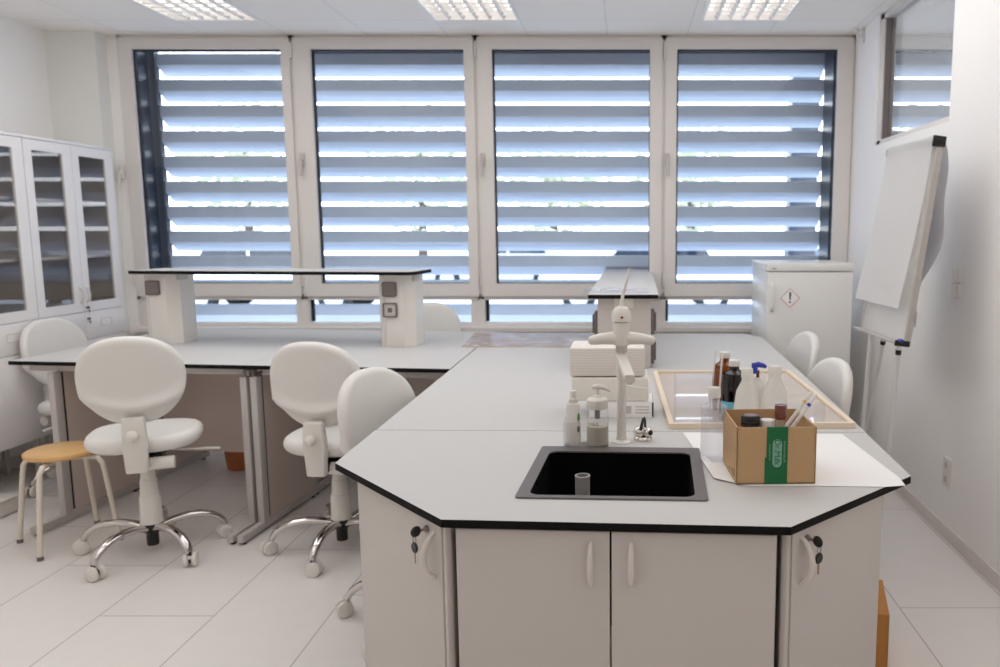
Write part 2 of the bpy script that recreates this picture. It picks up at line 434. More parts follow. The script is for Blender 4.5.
# ---- outside the glass: reveal, guide rails, louvres
YB = 6.46
rx0 = at(159, 150, y=YB).x; rx1 = at(827, 150, y=YB).x
bl = thing('louvre_blind', 'wide grey slatted louvre blind hanging outside the row of windows', 'blind', (0, YB, WH))
for x in (rx0, rx1):
    MB().bb((x - .035, -.035, -.6), (x + .035, .03, 2.35), .004).build('guide_rail', M['rail'], bl)
ztop = at(400, 80, y=YB).z - WH      # top edge of the slat under the gap at v = 77
SP = at(400, 77, y=YB).z - at(400, 102.8, y=YB).z
MB().bb((mul[1] * 1.08, -.05, at(400, 53.5, y=YB).z - WH), (rx1 + .04, .16, 2.35), .004).build('head_rail', M['rail'], bl)
def slat():
    s = MB(); t = .004
    prof = [(.012, 0), (-.002, -.004), (-.004, -.078), (.004, -.084), (.095, -.148), (.108, -.142), (.110, -.147), (.096, -.156), (.002, -.092), (-.010, -.083), (-.008, .002), (.011, .006)]
    poly = prof
    n = len(poly); a = [s.bm.verts.new((rx0 + .036, y, z)) for y, z in poly]; b = [s.bm.verts.new((rx1 - .036, y, z)) for y, z in poly]
    s.bm.faces.new(a); s.bm.faces.new(b[::-1])
    for i in range(n): s.bm.faces.new((a[i], a[(i + 1) % n], b[(i + 1) % n], b[i]))
    return s
sl0 = None
for k in range(-1, 10):
    if sl0 is None: sl0 = slat().build('slat', M['slat'], bl); o = sl0
    else: o = sl0.copy(); COL.objects.link(o)
    o.location = (0, 0, ztop - k * SP)
rv = MB(); XV = at(133, 150, y=YW + .1).x
rv.bb((XV - .1, YW + .085, .3), (XV, YB - .06, 3.1)); rv.bb((WXR - .13, YW + .085, .3), (WXR, YB - .06, 3.1)); rv.bb((XV - .1, YW + .085, 2.98), (WXR, YB - .06, 3.1))
tag(rv.build('trim_3', M['navy'], smooth=False), kind='structure')
tag(MB().bb((-60, YW + .15, -.25), (60, 70, -.05)).build('ground', M['asphalt'], smooth=False), kind='structure')

# ---- street: parked cars, trees, buildings, a dark post
def car(x, y, flip, paint, label, sc=1.0):
    t = thing('car', label, 'car', (x, y, -.05), math.pi if flip else 0, 'parked cars on the street')
    prof = [(-2.1, .3), (-2.15, .62), (-2.05, .9), (-1.75, .98), (-1.2, 1.38), (-.6, 1.47), (.4, 1.44), (1.05, .98), (1.85, .84), (2.1, .62), (2.1, .3)]
    b = MB(); b.prism([(px, pz) for px, pz in prof], -.82, .82, mtx=basis((0, 0, 0), (1, 0, 0), (0, 0, 1), (0, -1, 0)), bevel=.05)
    b.build('body', paint, t)
    for x0, x1 in ((-1.45, -.35), (-.28, .75)):
        for s in (-1, 1):
            g = MB(); g.prism([(x0 + (.12 if x0 < -1 else 0), 1.0), (x1, 1.0), (x1 - (.3 if x1 > .5 else 0), 1.34), (x0 + .35 if x0 < -1 else x0, 1.34)], s * .835 - .01, s * .835 + .01, mtx=basis((0, 0, 0), (1, 0, 0), (0, 0, 1), (0, -1, 0)))
            g.build('side_window', M['carglass'], t)
    for wx in (-1.3, 1.3):
        for s in (-1, 1):
            w = MB(); rot = Matrix.Rotation(R(90), 4, 'X')
            w.lathe([(0, -.1), (.3, -.1), (.33, -.06), (.33, .06), (.3, .1), (0, .1)], (wx, s * .76, .33), 24, 0, rot)
            wo = w.build('wheel', M['tyre'], t)
            MB().lathe([(0, -.012), (.19, -.012), (.19, .012), (0, .012)], (wx, s * .87, .33), 20, 0, rot).build('hubcap', M['carsilver'], wo)
    for s in (-1, 1): MB().box((-2.08, s * .68, .76), (.12, .18, .16), None, .03).build('tail_light', M['tail'], t)
    return t
car(-6.9, 16.2, False, M['carwhite'], 'white parked car with a red tail light seen through the louvres of the left window')
car(.4, 16.4, True, M['carwhite'], 'white parked car seen through the louvres of the third window')
car(-11.6, 16.0, True, M['carsilver'], 'silver parked car at the far left behind the louvres')
car(5.0, 16.0, False, M['cardark'], 'dark parked car behind the louvres of the right window')
car(-3.4, 22.0, True, M['carsilver'], 'silver car parked in the second row behind the middle windows')
def tree(x, y, h, r, label):
    t = thing('tree', label, 'tree', (x, y, -.05), 0, 'trees across the street')
    MB().tube([(0, 0, 0), (.05, 0, h * .4), (0, .05, h * .75)], [.2, .15, .08], 8).build('trunk', M['bark'], t)
    f = MB()
    for k in range(1500):
        d = Vector((random.gauss(0, 1), random.gauss(0, 1), random.gauss(0, 1))).normalized() * r * random.random() ** .4
        c = Vector((d.x, d.y, h * .62 + d.z * 1.05)); sz = random.uniform(.1, .24)
        rot = Matrix.Rotation(random.uniform(0, 6.3), 3, 'Z') @ Matrix.Rotation(random.uniform(0, 3.1), 3, 'X')
        f.bm.faces.new([f.bm.verts.new(c + rot @ Vector(q) * sz) for q in ((-1, 0, 0), (0, -.6, 0), (1, 0, .1), (0, .6, 0))])
    f.build('foliage', M['leaf'], t, smooth=False)
for x, y, h, r, l in ((-14, 30, 6.4, 2.6, 'leafy tree seen through the louvres at the far left of the left window'), (-7.8, 31, 6.0, 2.5, 'leafy tree behind the louvres of the second window'),
                      (-2.6, 29, 5.6, 2.3, 'leafy tree behind the louvres of the third window'), (2.4, 30, 5.8, 2.3, 'leafy tree behind the louvres of the right window'), (-19.5, 29, 6.2, 2.5, 'leafy tree beyond the left end of the louvres')):
    tree(x, y, h, r, l)
px0 = at(789, 150, y=8.6).x; px1 = at(816, 150, y=8.6).x
po = thing('outdoor_post', 'dark blue post standing outside the right window behind the louvres', 'post', ((px0 + px1) / 2, 8.6, -.05))
MB().bb((-(px1 - px0) / 2, -.12, 0), ((px1 - px0) / 2, .12, 3.6), .01).build('shaft', M['navy'], po)
MB().bb((-(px1 - px0) / 2 - .05, -.18, 0), ((px1 - px0) / 2 + .05, .18, .15), .01).build('base', M['navy'], po)

# ================================================================== CEILING LAMPS
names = ['square louvred ceiling lamp nearest the left wall', 'square louvred ceiling lamp in the middle of the ceiling', 'square louvred ceiling lamp nearest the right wall']
l0 = None
for i in range(3):
    if l0 is None:
        l0 = thing('ceiling_lamp', names[i], 'ceiling lamp', (LX[i], LY0, ZC), 0, 'recessed ceiling lamps'); t = l0
        S = TILE; b = MB()
        b.bb((0, 0, .085), (S, S, .09))
        for lo, hi in (((0, 0, .0), (.004, S, .09)), ((S - .004, 0, .0), (S, S, .09)), ((0, 0, .0), (S, .004, .09)), ((0, S - .004, .0), (S, S, .09))): b.bb(lo, hi)
        b.build('housing', M['tray'], t)
        b = MB(); b.frame([(0, 0), (S, 0), (S, S), (0, S)], [(.018, .018), (S - .018, .018), (S - .018, S - .018), (.018, S - .018)], -.006, .002)
        b.build('trim_frame', M['louvre'], t, smooth=False)
        b = MB(); n = 6; lo_, hi_ = .018, S - .018; pitch = (hi_ - lo_) / n
        for k in range(1, n):
            x = lo_ + pitch * k
            b.prism([(x - .016, .013), (x - .004, .0), (x + .004, .0), (x + .016, .013)], lo_, hi_, mtx=basis((0, 0, 0), (1, 0, 0), (0, 0, 1), (0, 1, 0)))
            b.bb((lo_, x - .003, .0), (hi_, x + .003, .0135))
        b.build('louvre_grid', M['louvre'], t, smooth=False)
        for k in range(n):
            x = lo_ + pitch * (k + .5)
            MB().tube([(x, .03, .055), (x, S - .03, .055)], .012, 10).build('lamp_tube', M['tube'], t)
    else:
        t = copy_tree(l0); t.location = (LX[i], LY0, ZC); t['label'] = names[i]

# ================================================================== TALL CABINETS ON THE LEFT
XCB = -3.70; CD = .39; CZ0, CZ1 = .285, 2.155
def tall_cabinet(y0, y1, label):
    t = thing('tall_cabinet', label, 'cabinet', (XCB, y0, 0), 0, 'white tall cabinets along the left wall')
    W = y1 - y0; mid = W / 2
    b = MB()
    b.bb((-CD, 0, CZ0), (-.02, .018, CZ1)); b.bb((-CD, W - .018, CZ0), (-.02, W, CZ1)); b.bb((-CD, .0, CZ0), (-.02, W, CZ0 + .02))
    b.bb((-CD, 0, CZ1 - .02), (-.02, W, CZ1)); b.bb((-CD, 0, CZ0), (-CD + .008, W, CZ1)); b.bb((-CD, 0, 1.025), (-.02, W, 1.045)); b.bb((-CD, 0, .828), (-.02, W, .84))
    b.build('carcass', M['inside'], t, smooth=False)
    MB().bb((-CD, .0, CZ1), (.004, W, CZ1 + .018), .002).build('cornice', M['cabwhite'], t)
    for z in (1.395, 1.775): MB().bb((-CD + .01, .02, z), (-.06, W - .02, z + .018), .002).build('shelf', M['cabwhite'], t)
    for j in range(2):
        a0 = .002 + j * mid; a1 = a0 + mid - .004
        mm = basis((-.019, 0, 0), (0, 1, 0), (0, 0, 1), (1, 0, 0))
        d = MB(); d.frame([(a0, 1.035), (a1, 1.035), (a1, CZ1 - .003), (a0, CZ1 - .003)], [(a0 + .068, 1.098), (a1 - .085, 1.098), (a1 - .085, 2.087), (a0 + .068, 2.087)], 0, .019, mm)
        do = d.build('glass_door', M['cabwhite'], t, smooth=False)
        MB().bb((-.012, a0 + .062, 1.092), (-.008, a1 - .079, 2.093)).build('pane', M['cabpane'], do)
        hy = a1 - .03 if j == 0 else a0 + .03
        MB().tube([(0, hy, 1.1), (.018, hy, 1.112), (.026, hy, 1.15), (.018, hy, 1.188), (0, hy, 1.2)], .006, 8).build('handle', M['handle'], do)
        dr = MB().bb((-.019, a0, .84), (0, a1, 1.031), .002).build('drawer', M['cabwhite'], t)
        MB().frame(rrect(.12, .055, .012), rrect(.11, .045, .009), 0, .003, basis((0, (a0 + a1) / 2, .945), (0, 1, 0), (0, 0, 1), (1, 0, 0))).build('handle', M['handle'], dr)
        ld = MB().bb((-.019, a0, CZ0 + .002), (0, a1, .836), .002).build('lower_door', M['cabwhite'], t)
        MB().tube([(0, hy, .66), (.018, hy, .672), (.026, hy, .71), (.018, hy, .748), (0, hy, .76)], .006, 8).build('handle', M['handle'], ld)
        # keys left in the locks
        if j == 1:
            for zz, par in ((1.062, do), (.985, dr)):
                MB().lathe([(0, .012), (.009, .012), (.009, 0), (0, 0)], (0, a0 + .02, zz), 12, 0, Matrix.Rotation(R(90), 4, 'Y')).build('lock', M['steel'], par)
    for yy in (.05, W - .05):
        for xx in (-.05, -CD + .05): MB().box((xx, yy, CZ0 / 2), (.03, .03, CZ0), None, .003).build('leg', M['grey'], t)
    return t
YU = 5.02; UW = .868
tall_cabinet(YU, YU + UW, 'tall white cabinet with two glass doors, next to the window wall')
tall_cabinet(YU - UW, YU - .003, 'tall white glass-door cabinet cut off by the left edge of the photo')

# ---- key pairs (one key in the lock, one hanging from its ring)
def keys(p, nrm, label, s=1.0):
    """p: lock face point, nrm: outward direction"""
    n = Vector(nrm).normalized(); side = Vector((-n.y, n.x, 0)); up = Vector((0, 0, 1))
    t = thing('key_pair', label, 'keys', p, 0, 'key pairs hanging in cabinet locks')
    k = MB(); k.tube([n * .004, n * .018 * s], .0035 * s, 8, 1)
    k.lathe([(0, -.004 * s), (.010 * s, -.0035 * s), (.013 * s, 0), (.010 * s, .0035 * s), (0, .004 * s)], n * .022 * s, 16, 0, basis((0, 0, 0), n, up, side))
    k.build('key', [M['black'], M['brass']], t)
    MB().tube([n * .026 * s + up * (-.018 * s + .007 * s * math.cos(a)) + side * .007 * s * math.sin(a) for a in [q * math.pi / 6 for q in range(13)]], .0012 * s, 6, cap=False).build('ring', M['steel'], t)
    k = MB(); k.lathe([(0, -.003 * s), (.011 * s, -.003 * s), (.0135 * s, 0), (.011 * s, .003 * s), (0, .003 * s)], n * .026 * s - up * .036 * s, 16, 0, basis((0, 0, 0), side, up, n))
    k.box(n * .026 * s - up * .06 * s, (.005 * s, .002 * s, .026 * s), basis((0, 0, 0), side, n, up).to_3x3(), .0005, 1)
    k.build('key', [M['black'], M['brass']], t)
    return t
M['brass'] = mat('key_metal', (168, 150, 128), .35, 1)
keys((XCB + .002, YU + UW / 2 + .02, 1.062), (1, 0, 0), 'small black-headed keys in the glass door lock of the tall cabinet', .62)
keys((XCB + .002, YU + UW / 2 + .02, .985), (1, 0, 0), 'small black-headed keys in the drawer lock of the tall cabinet', .62)

# ================================================================== LAB TABLES ON THE LEFT
HB, TT = .90, .021
A = at(8, 361, z=HB); B = at(448, 369, z=HB); B.x = -.880; Cc = at(458, 332, z=HB); Cc.x = -.885; D = Vector((-3.17, 5.66, HB))
def mix(p, q, t): return p + (q - p) * t
tj = (-1.965 - A.x) / (B.x - A.x)
J0 = mix(A, B, tj); J1 = mix(D, Cc, (-1.815 - D.x) / (Cc.x - D.x))
e = .0004; dirx = (B - A).normalized(); dirY = Vector((-dirx.y, dirx.x, 0))
def leg_frame(t, x, ya, yb, name='leg_frame'):
    """C-shaped steel frame: foot bar on the floor, uprights at both ends, filled by a panel"""
    b = MB(); w = .036; ln = yb - ya
    mm = basis((x, ya, 0), dirx, dirY, (0, 0, 1)); top = HB - TT - .045
    b.bb((-w / 2, -.20, .012), (w / 2, ln, .052), .006)
    b.bb((-w / 2, 0, .04), (w / 2, .055, top), .004)
    b.bb((-w / 2, ln - .05, .04), (w / 2, ln, top), .004)
    fo = b.build(name, M['grey'], t, mtx=mm)
    MB().bb((-.009, .05, .05), (.009, ln - .045, top - .001)).build('infill_panel', M['panel'], fo, mtx=mm)
    for yy in (-.17, ln - .05): MB().lathe([(0, 0), (.014, 0), (.014, .013), (0, .013)], (0, yy, 0), 10).build('levelling_foot', M['black'], fo, mtx=mm)
    MB().bb((-.010, .053, .06), (.010, .075, top - .005)).build('slot', M['dark'], fo, mtx=mm)
    return fo
def table(poly, label, frames, apron, panel, extra=None):
    t = thing('lab_table', label, 'table', (0, 0, 0), 0, 'pale-topped lab tables')
    b = MB(); b.prism([(p.x, p.y) for p in poly], HB - TT, HB, 0, 1); b.build('tabletop', [M['worktop'], M['edge']], t, smooth=False)
    for p, q in apron:
        d = (q - p).normalized(); n = Vector((-d.y, d.x, 0)); ln = (q - p).length
        MB().box((p + q) / 2 + n * .0 + Vector((0, 0, HB - TT - .0225 - (p.z + q.z) / 2)), (ln, .035, .043), math.atan2(d.y, d.x), .003).build('apron', M['grey'], t)
    for fr in frames: leg_frame(t, *fr)
    for p, q, z0 in panel:
        d = (q - p).normalized(); ln = (q - p).length; c = (p + q) / 2
        po = MB().box((c.x, c.y, (z0 + HB - TT - .05) / 2), (ln, .018, HB - TT - .05 - z0), math.atan2(d.y, d.x), .002).build('modesty_panel', M['panel'], t)
        if extra: extra(po, p, q)
    return t
ap = lambda p, q, off: (p + dirY * off + dirx * .05, q + dirY * off - dirx * .05)
yl = lambda x: A.y + (B.y - A.y) * (x - A.x) / (B.x - A.x)
xe = -3.07
ta = table([A, J0 - dirx * e, J1 - dirx * e, D], 'left lab table beside the glass-door cabinets, with a pale top and black edge',
           [(xe, yl(xe) + .02, yl(xe) + .62), (xe + .075, yl(xe) + .78, yl(xe) + 1.30), (-1.99, yl(-1.99) + .02, yl(-1.99) + .62), (-1.915, yl(-1.99) + .80, yl(-1.99) + 1.32)],
           [ap(A, J0, .09), ap(D, J1, -.09)], [(mix(A, D, .5) + dirx * .35, mix(J0, J1, .5) - dirx * .06, .22)])
def grommet(po, p, q):
    c = at(283, 437, y=4.62)
    MB().lathe([(0, -.012), (.018, -.012), (.018, .012), (0, .012)], (-1.73, (p.y + (q.y - p.y) * (-1.73 - p.x) / (q.x - p.x)), .36), 14, 0, Matrix.Rotation(R(90), 4, 'X')).build('grommet', M['black'], po)
tb = table([J0 + dirx * e, B, Cc, J1 + dirx * e], 'right lab table abutting the left side of the sink peninsula',
           [(-1.935, yl(-1.935) + .02, yl(-1.935) + .62), (-1.86, yl(-1.935) + .80, yl(-1.935) + 1.28), (-.96, yl(-.96) + .08, yl(-.96) + .6)],
           [ap(J0, B, .09), ap(J1, Cc, -.09)], [(mix(J0, J1, .49) + dirx * .05, mix(B, Cc, .49) - dirx * .09, .22)], grommet)
j = J0 + dirY * .05
MB().box((j.x, j.y, HB - TT - .026), (.06, .03, .05), math.atan2(dirx.y, dirx.x), .003).build('joint_bracket', M['darkgrey'], tb)
MB().box((j.x, j.y - .017, HB - TT - .026), (.012, .012, .03), math.atan2(dirx.y, dirx.x), .002).build('joint_bolt', M['steel'], tb)

# ---- raised shelf on two service columns
SZ = 1.352
s0 = at(130, 266.5, z=SZ); s1 = at(427.5, 269, z=SZ)
ang = math.atan2(dirx.y, dirx.x)
cl0 = at(163, 343.5, z=HB); cr0 = at(398, 346.5, z=HB)
mid = (cl0 + cr0) / 2; sd = (cr0 - cl0).normalized(); sn = Vector((-sd.y, sd.x, 0)); sang = math.atan2(sd.y, sd.x)
t = thing('power_shelf', 'long raised shelf on two white power columns standing on the left lab tables', 'shelf', (mid.x, mid.y, HB), sang)
inv = Matrix.Translation((mid.x, mid.y, HB)) @ Matrix.Rotation(sang, 4, 'Z'); inv = inv.inverted()
def column(t, x, modules, wid=.26):
    """octagonal-fronted service column; local x along the shelf, front face at y = 0"""
    w = wid / 2; hh = SZ - HB - .022
    b = MB(); b.prism([(x - w + .02, .0), (x - w + .028, -.0), (x - w + .055, -.03), (x + w - .055, -.03), (x + w - .028, 0), (x + w, .02), (x + w, .16), (x - w, .16), (x - w, .02)], .001, hh)
    c = b.build('column', M['tap'], t, angle=20)
    MB().box((x, -.03, hh / 2 - .005), (wid - .12, .006, hh - .03), None, .001).build('front_cover', M['puplastic'], c)
    for dz, kind, dx in modules:
        m = basis((x + dx, -.034, dz), (1, 0, 0), (0, 0, 1), (0, -1, 0))
        q = MB(); q.frame(rrect(.088, .088, .012), rrect(.07, .07, .008), -.002, .012, m); fr = q.build('socket_frame' if kind == 's' else 'switch_frame', M['darkgrey'], c)
        if kind == 's':
            q = MB(); q.prism(rrect(.07, .07, .008), 0, .007, mtx=m); so = q.build('socket', M['grey'], fr)
            MB().prism(rrect(.03, .03, .004), .006, .009, mtx=m).build('socket_opening', M['darkgrey'], so)
            MB().prism(rrect(.04, .04, .01), .006, .0078, mtx=m).build('socket_face', M['cream'], so)
        else:
            MB().prism(rrect(.07, .07, .008), 0, .013, mtx=m).build('rocker', M['steel2'], fr)
    MB().bb((x + w - .10, .01, hh - .04), (x + w + .0015, .1, hh)).build('top_clip', M['grey'], c)
M['steel2'] = mat('grey_rocker', (128, 120, 116), .35, .4)
half = (cr0 - cl0).length / 2
column(t, -half + .01, [(.345, 'r', -.022)], .225)
column(t, half - .00, [(.345, 'r', -.025), (.222, 's', -.025)], .22)
la = inv @ s0; lb = inv @ s1
b = MB(); lx = -half - .10; rx_ = half + .145
b.prism([(lx, -.12), (rx_ - .02, -.12), (rx_, -.05), (rx_, .22), (lx, .22)], SZ - HB - .02, SZ - HB, 0, 1)
b.build('shelf_board', [M['worktop'], M['edge']], t, smooth=False)

# ================================================================== PENINSULA
P_L = at(335, 463, z=HB); P_FL = at(441, 519.5, z=HB); P_FR = at(791, 527, z=HB); P_R = at(911, 476, z=HB)
YS = at(480, 430, z=HB).y
SL = Vector((-.874, YS, HB)); SR = Vector((.832, YS - .035, HB))
sk = [at(517, 499.5, z=HB), at(711.5, 503, z=HB), at(690, 448.5, z=HB), at(540, 447, z=HB)]
sc_ = sum(sk, Vector()) / 4
sxd = ((sk[1] - sk[0]) + (sk[2] - sk[3])).normalized(); syd = Vector((-sxd.y, sxd.x, 0))
SW, SD = .505, .495; sc_ = sc_ + sxd * .006
sang2 = math.atan2(sxd.y, sxd.x)
t = thing('sink_worktop', 'pale chamfered worktop with a black edge around the black sink', 'worktop', (0, 0, 0))
# slab with the sink cut-out: four boards meeting round the opening
b = MB(); hole = [sc_ + sxd * (sx * (SW / 2 - .024)) + syd * (sy * (SD / 2 - .012)) for sx, sy in ((-1, -1), (1, -1), (1, 1), (-1, 1))]
outer = [P_FL, P_FR, P_R, SR, SL, P_L]
def slab(b, outer, hole, z0, z1):
    V = b.bm.verts.new
    ot = [V((p.x, p.y, z1)) for p in outer]; ob = [V((p.x, p.y, z0)) for p in outer]
    ht = [V((p.x, p.y, z1)) for p in hole]; hb = [V((p.x, p.y, z0)) for p in hole]
    # fan: front, right, back, left
    quads = [(0, 1, 'h1', 'h0'), (1, 2, 3, 'h2', 'h1'), (3, 4, 'h3', 'h2'), (4, 5, 0, 'h0', 'h3')]
    for top, oo, hh in ((1, ot, ht), (0, ob, hb)):
        for q in quads:
            vs = [hh[int(k[1])] if isinstance(k, str) else oo[k] for k in q]
            b.bm.faces.new(vs if top else vs[::-1]).material_index = 0
    n = len(outer)
    for i in range(n): b.bm.faces.new((ob[i], ob[(i + 1) % n], ot[(i + 1) % n], ot[i])).material_index = 1
    for i in range(4): b.bm.faces.new((ht[i], ht[(i + 1) % 4], hb[(i + 1) % 4], hb[i])).material_index = 1
slab(b, outer, hole, HB - TT, HB)
b.build('slab', [M['worktop'], M['edge']], t, smooth=False)

# second section of the peninsula, behind the seam
E_R = at(762, 337, z=HB); E_BR = at(745, 334.0, z=HB); E_R.x = .893
PB = 5.33
t2 = thing('peninsula_table', 'wide pale peninsula table running from the sink back towards the windows', 'table', (0, 0, 0))
q = [Vector((-.872, YS + .003, HB)), Vector((.834, YS - .032, HB)), Vector((.893, 5.16, HB)), Vector((.80, PB, HB)), Vector((-.878, PB + .02, HB))]
MB().prism([(p.x, p.y) for p in q], HB - TT, HB, 0, 1).build('tabletop', [M['worktop'], M['edge']], t2, smooth=False)
for yy in (3.12, 5.16): MB().bb((-.50, yy, .0), (.45, yy + .022, HB - TT - .045), .002).build('end_panel', M['panel'], t2)
MB().bb((-.02, 3.15, .25), (0, 5.15, HB - TT - .05), .002).build('modesty_panel', M['panel'], t2)
for xa in (-.80, .74): MB().bb((xa - .02, 2.76, HB - TT - .044), (xa + .02, 5.25, HB - TT - .001), .003).build('apron', M['grey'], t2)

# cabinets under the sink
def inset(p, q, d):
    t = (q - p).normalized(); return Vector((-t.y, t.x, 0)) * d
nf = inset(P_FL, P_FR, 1); nl = inset(P_L, P_FL, 1); nr = inset(P_FR, P_R, 1)
OV = .035
def meet(p, d, q, e_):
    # intersection of p+s*d and q+t*e_ in plan
    det = d.x * -e_.y + e_.x * d.y
    r = q - p; s = (r.x * -e_.y + e_.x * r.y) / det
    return p + d * s
df = (P_FR - P_FL).normalized(); dl = (P_FL - P_L).normalized(); dr_ = (P_R - P_FR).normalized()
K1 = meet(P_FL + nf * OV, df, P_FL + nl * OV, dl); K2 = meet(P_FR + nf * OV, df, P_FR + nr * OV, dr_)
ZB = HB - TT - .002
def cabinet_front(t, p, q, doors, pn, z0=.1, name='door'):
    pass
def door_on(t, p, q, z0, z1, outn, handle=None, lock=None, thick=.018):
    """board door between plan points p and q, face pushed outward along outn"""
    d = (q - p).normalized(); ln = (q - p).length; c = (p + q) / 2 + outn * (thick / 2 + .001)
    o = MB().box((c.x, c.y, (z0 + z1) / 2), (ln, thick, z1 - z0), math.atan2(d.y, d.x), .0015).build('door', M['cab'], t)
    fz = lambda s, z: p + d * s + outn * (thick + .001) + Vector((0, 0, z - p.z))
    if handle:
        s, zt, ln2, bow, kind = handle; pts = []
        for k in range(13):
            a = k / 12; out = math.sin(math.pi * a) ** .7 * bow
            pts.append(fz(s, zt - ln2 * a) + outn * out)
        MB().tube(pts, [.0055 + .002 * math.sin(math.pi * k / 12) for k in range(13)], 10).build('handle', M['handle'], o)
    if lock:
        s, z = lock; c = fz(s, z)
        MB().lathe([(0, -.001), (.0095, -.001), (.0095, .004), (.007, .009), (0, .010)], c, 16, 0, basis((0, 0, 0), d, Vector((0, 0, 1)), outn)).build('lock', M['steel'], o)
    return o, fz
DZ0, DZ1 = .11, ZB - .006
oF = -nf; oL = -nl; oR = -nr
# middle cabinet
g = .004
post = .045
t = thing('sink_cabinet', 'middle white cabinet with two handled doors under the sink', 'cabinet', (0, 0, 0))
bk = .50
b = MB(); m0 = K1 + df * .012; m1 = K2 - df * .012
b.prism([(p.x, p.y) for p in (m0, m1, m1 + nf * bk, m0 + nf * bk)], .10, .62); 
for pa, pb in ((m0, m0 + df * .018), (m1 - df * .018, m1)): b.prism([(p.x, p.y) for p in (pa, pb, pb + nf * bk, pa + nf * bk)], .62, ZB)
b.build('carcass', M['cab'], t, smooth=False)
MB().prism([(p.x, p.y) for p in (m0 + nf * .05, m1 + nf * .05, m1 + nf * .45, m0 + nf * .45)], 0, .10).build('plinth', M['dark'], t, smooth=False)
ctr = (m0 + m1) / 2 - df * .009
door_on(t, m0 + df * .004, ctr - df * .0025, DZ0, DZ1, oF, ((ctr - m0).length - .052, at(588, 542, y=1.86).z, .108, .026, 0))
door_on(t, ctr + df * .0025, m1 - df * .004, DZ0, DZ1, oF, (.048, at(635, 542, y=1.86).z, .108, .026, 0))
# left and right corner cabinets
def corner(label, c0, c1, cfront, outn, d, lockside, pts):
    t = thing('corner_cabinet', label, 'cabinet', (0, 0, 0), 0, 'chamfered corner cabinets of the sink unit')
    MB().prism([(p.x, p.y) for p in pts], .10, ZB).build('carcass', M['cab'], t, smooth=False)
    cen = sum(pts, Vector()) / len(pts)
    MB().prism([(p.x, p.y) for p in (cen + (q_ - cen) * .86 for q_ in pts)], 0, .10).build('plinth', M['dark'], t, smooth=False)
    return t
def on_door(u, v, p, n):
    """point of the door plane seen at photo position (u, v)"""
    a = (u - CX) / F; b_ = -(v - CY) / F; dd = Vector((a, CT + b_ * ST, -ST + b_ * CT)); o = Vector((0, 0, CAMH))
    return o + dd * ((p - o).dot(n) / dd.dot(n))
KL = on_door(360.5, 560, Vector((K1.x, K1.y, 0)) + oL * .019, oL) - oL * .019; KR = on_door(880.5, 560, Vector((K2.x, K2.y, 0)) + oR * .019, oR) - oR * .019
KL.z = KR.z = HB
ptsL = [KL, K1, K1 + nf * .52 + df * .006, Vector((KL.x, 2.66, HB))]
ptsR = [K2, KR, Vector((KR.x, 2.62, HB)), K2 + nf * .52 - df * .006]
tl = corner('left chamfered cabinet of the sink unit with keys in its door', KL, K1, None, oL, dl, 1, ptsL)
doL, fL = door_on(tl, KL + dl * .002, K1 - dl * .018, DZ0, DZ1, oL)
tr = corner('right chamfered cabinet of the sink unit with keys in its door', K2, KR, None, oR, dr_, 0, ptsR)
doR, fR = door_on(tr, K2 + dr_ * .018, KR - dr_ * .002, DZ0, DZ1, oR)
for tt, p_, d_, o_ in ((tl, K1 - dl * .016, dl, oL), (tr, K2, dr_, oR)):
    c = p_ + d_ * .008 + o_ * .008; w_ = .014
    MB().box((c.x, c.y, (DZ0 + DZ1) / 2), (w_, .016, DZ1 - DZ0), math.atan2(d_.y, d_.x), .002).build('filler_strip', M['cab'], tt)
def bow(par, top, bot, n, out):
    pts = [top + (bot - top) * (k / 12) + n * (math.sin(math.pi * k / 12) ** .75 * out) for k in range(13)]
    MB().tube(pts, [.0055 + .002 * math.sin(math.pi * k / 12) for k in range(13)], 10).build('handle', M['handle'], par)
for do, p_, n_, hb, ht, lk, lab in ((doL, K1 + oL * .019, oL, (435.5, 577.5), (434.5, 532), (427.5, 528.5), 'black-headed keys hanging in the lock of the left chamfered cabinet'),
                                   (doR, K2 + oR * .019, oR, (800, 584), (801.5, 537), (806.5, 538), 'black-headed keys hanging in the lock of the right chamfered cabinet')):
    p_ = Vector((p_.x, p_.y, 0)); 
    bow(do, on_door(*ht, p_, n_), on_door(*hb, p_, n_), n_, .034)
    c = on_door(*lk, p_, n_)
    MB().lathe([(0, -.001), (.0095, -.001), (.0095, .004), (.007, .009), (0, .010)], c, 16, 0, basis((0, 0, 0), Vector((-n_.y, n_.x, 0)), Vector((0, 0, 1)), n_)).build('lock', M['steel'], do)
    keys(c + n_ * .008, n_, lab, 1.12)

# ---- sink
t = thing('sink', 'black rectangular sink with a grey rim set into the worktop', 'sink', (sc_.x, sc_.y, HB), sang2)
IW, ID, IY = SW - .066, SD - .078, -.018
b = MB(); b.frame(rrect(SW, SD, .012), [(px, py + IY) for px, py in rrect(IW, ID, .03)], .0006, .005); b.build('rim', M['sinkrim'], t, smooth=False)
b = MB(); ring = rrect(IW + .004, ID + .004, .032); V = b.bm.verts.new; layers = []
for sc2, z in ((1, .001), (.985, -.04), (.96, -.19), (.90, -.21)): layers.append([V((x * sc2, y * sc2 + IY, z)) for x, y in ring])
for a_, c_ in zip(layers, layers[1:]):
    for i in range(len(a_)): b.bm.faces.new((a_[i], a_[(i + 1) % len(a_)], c_[(i + 1) % len(a_)], c_[i]))
b.bm.faces.new(layers[-1])
b.build('basin', M['sinkblack'], t)
sp = at(582.5, 477, z=HB - .02)
t = thing('standpipe', 'short grey overflow pipe standing in the black sink', 'pipe', (sp.x, sp.y, HB - .2085))
MB().lathe([(.0215, 0), (.0215, .190), (.0205, .192), (.0185, .192), (.0185, .0), (.0215, 0)], (0, 0, 0), 24).build('pipe_body', M['pipe'], t)
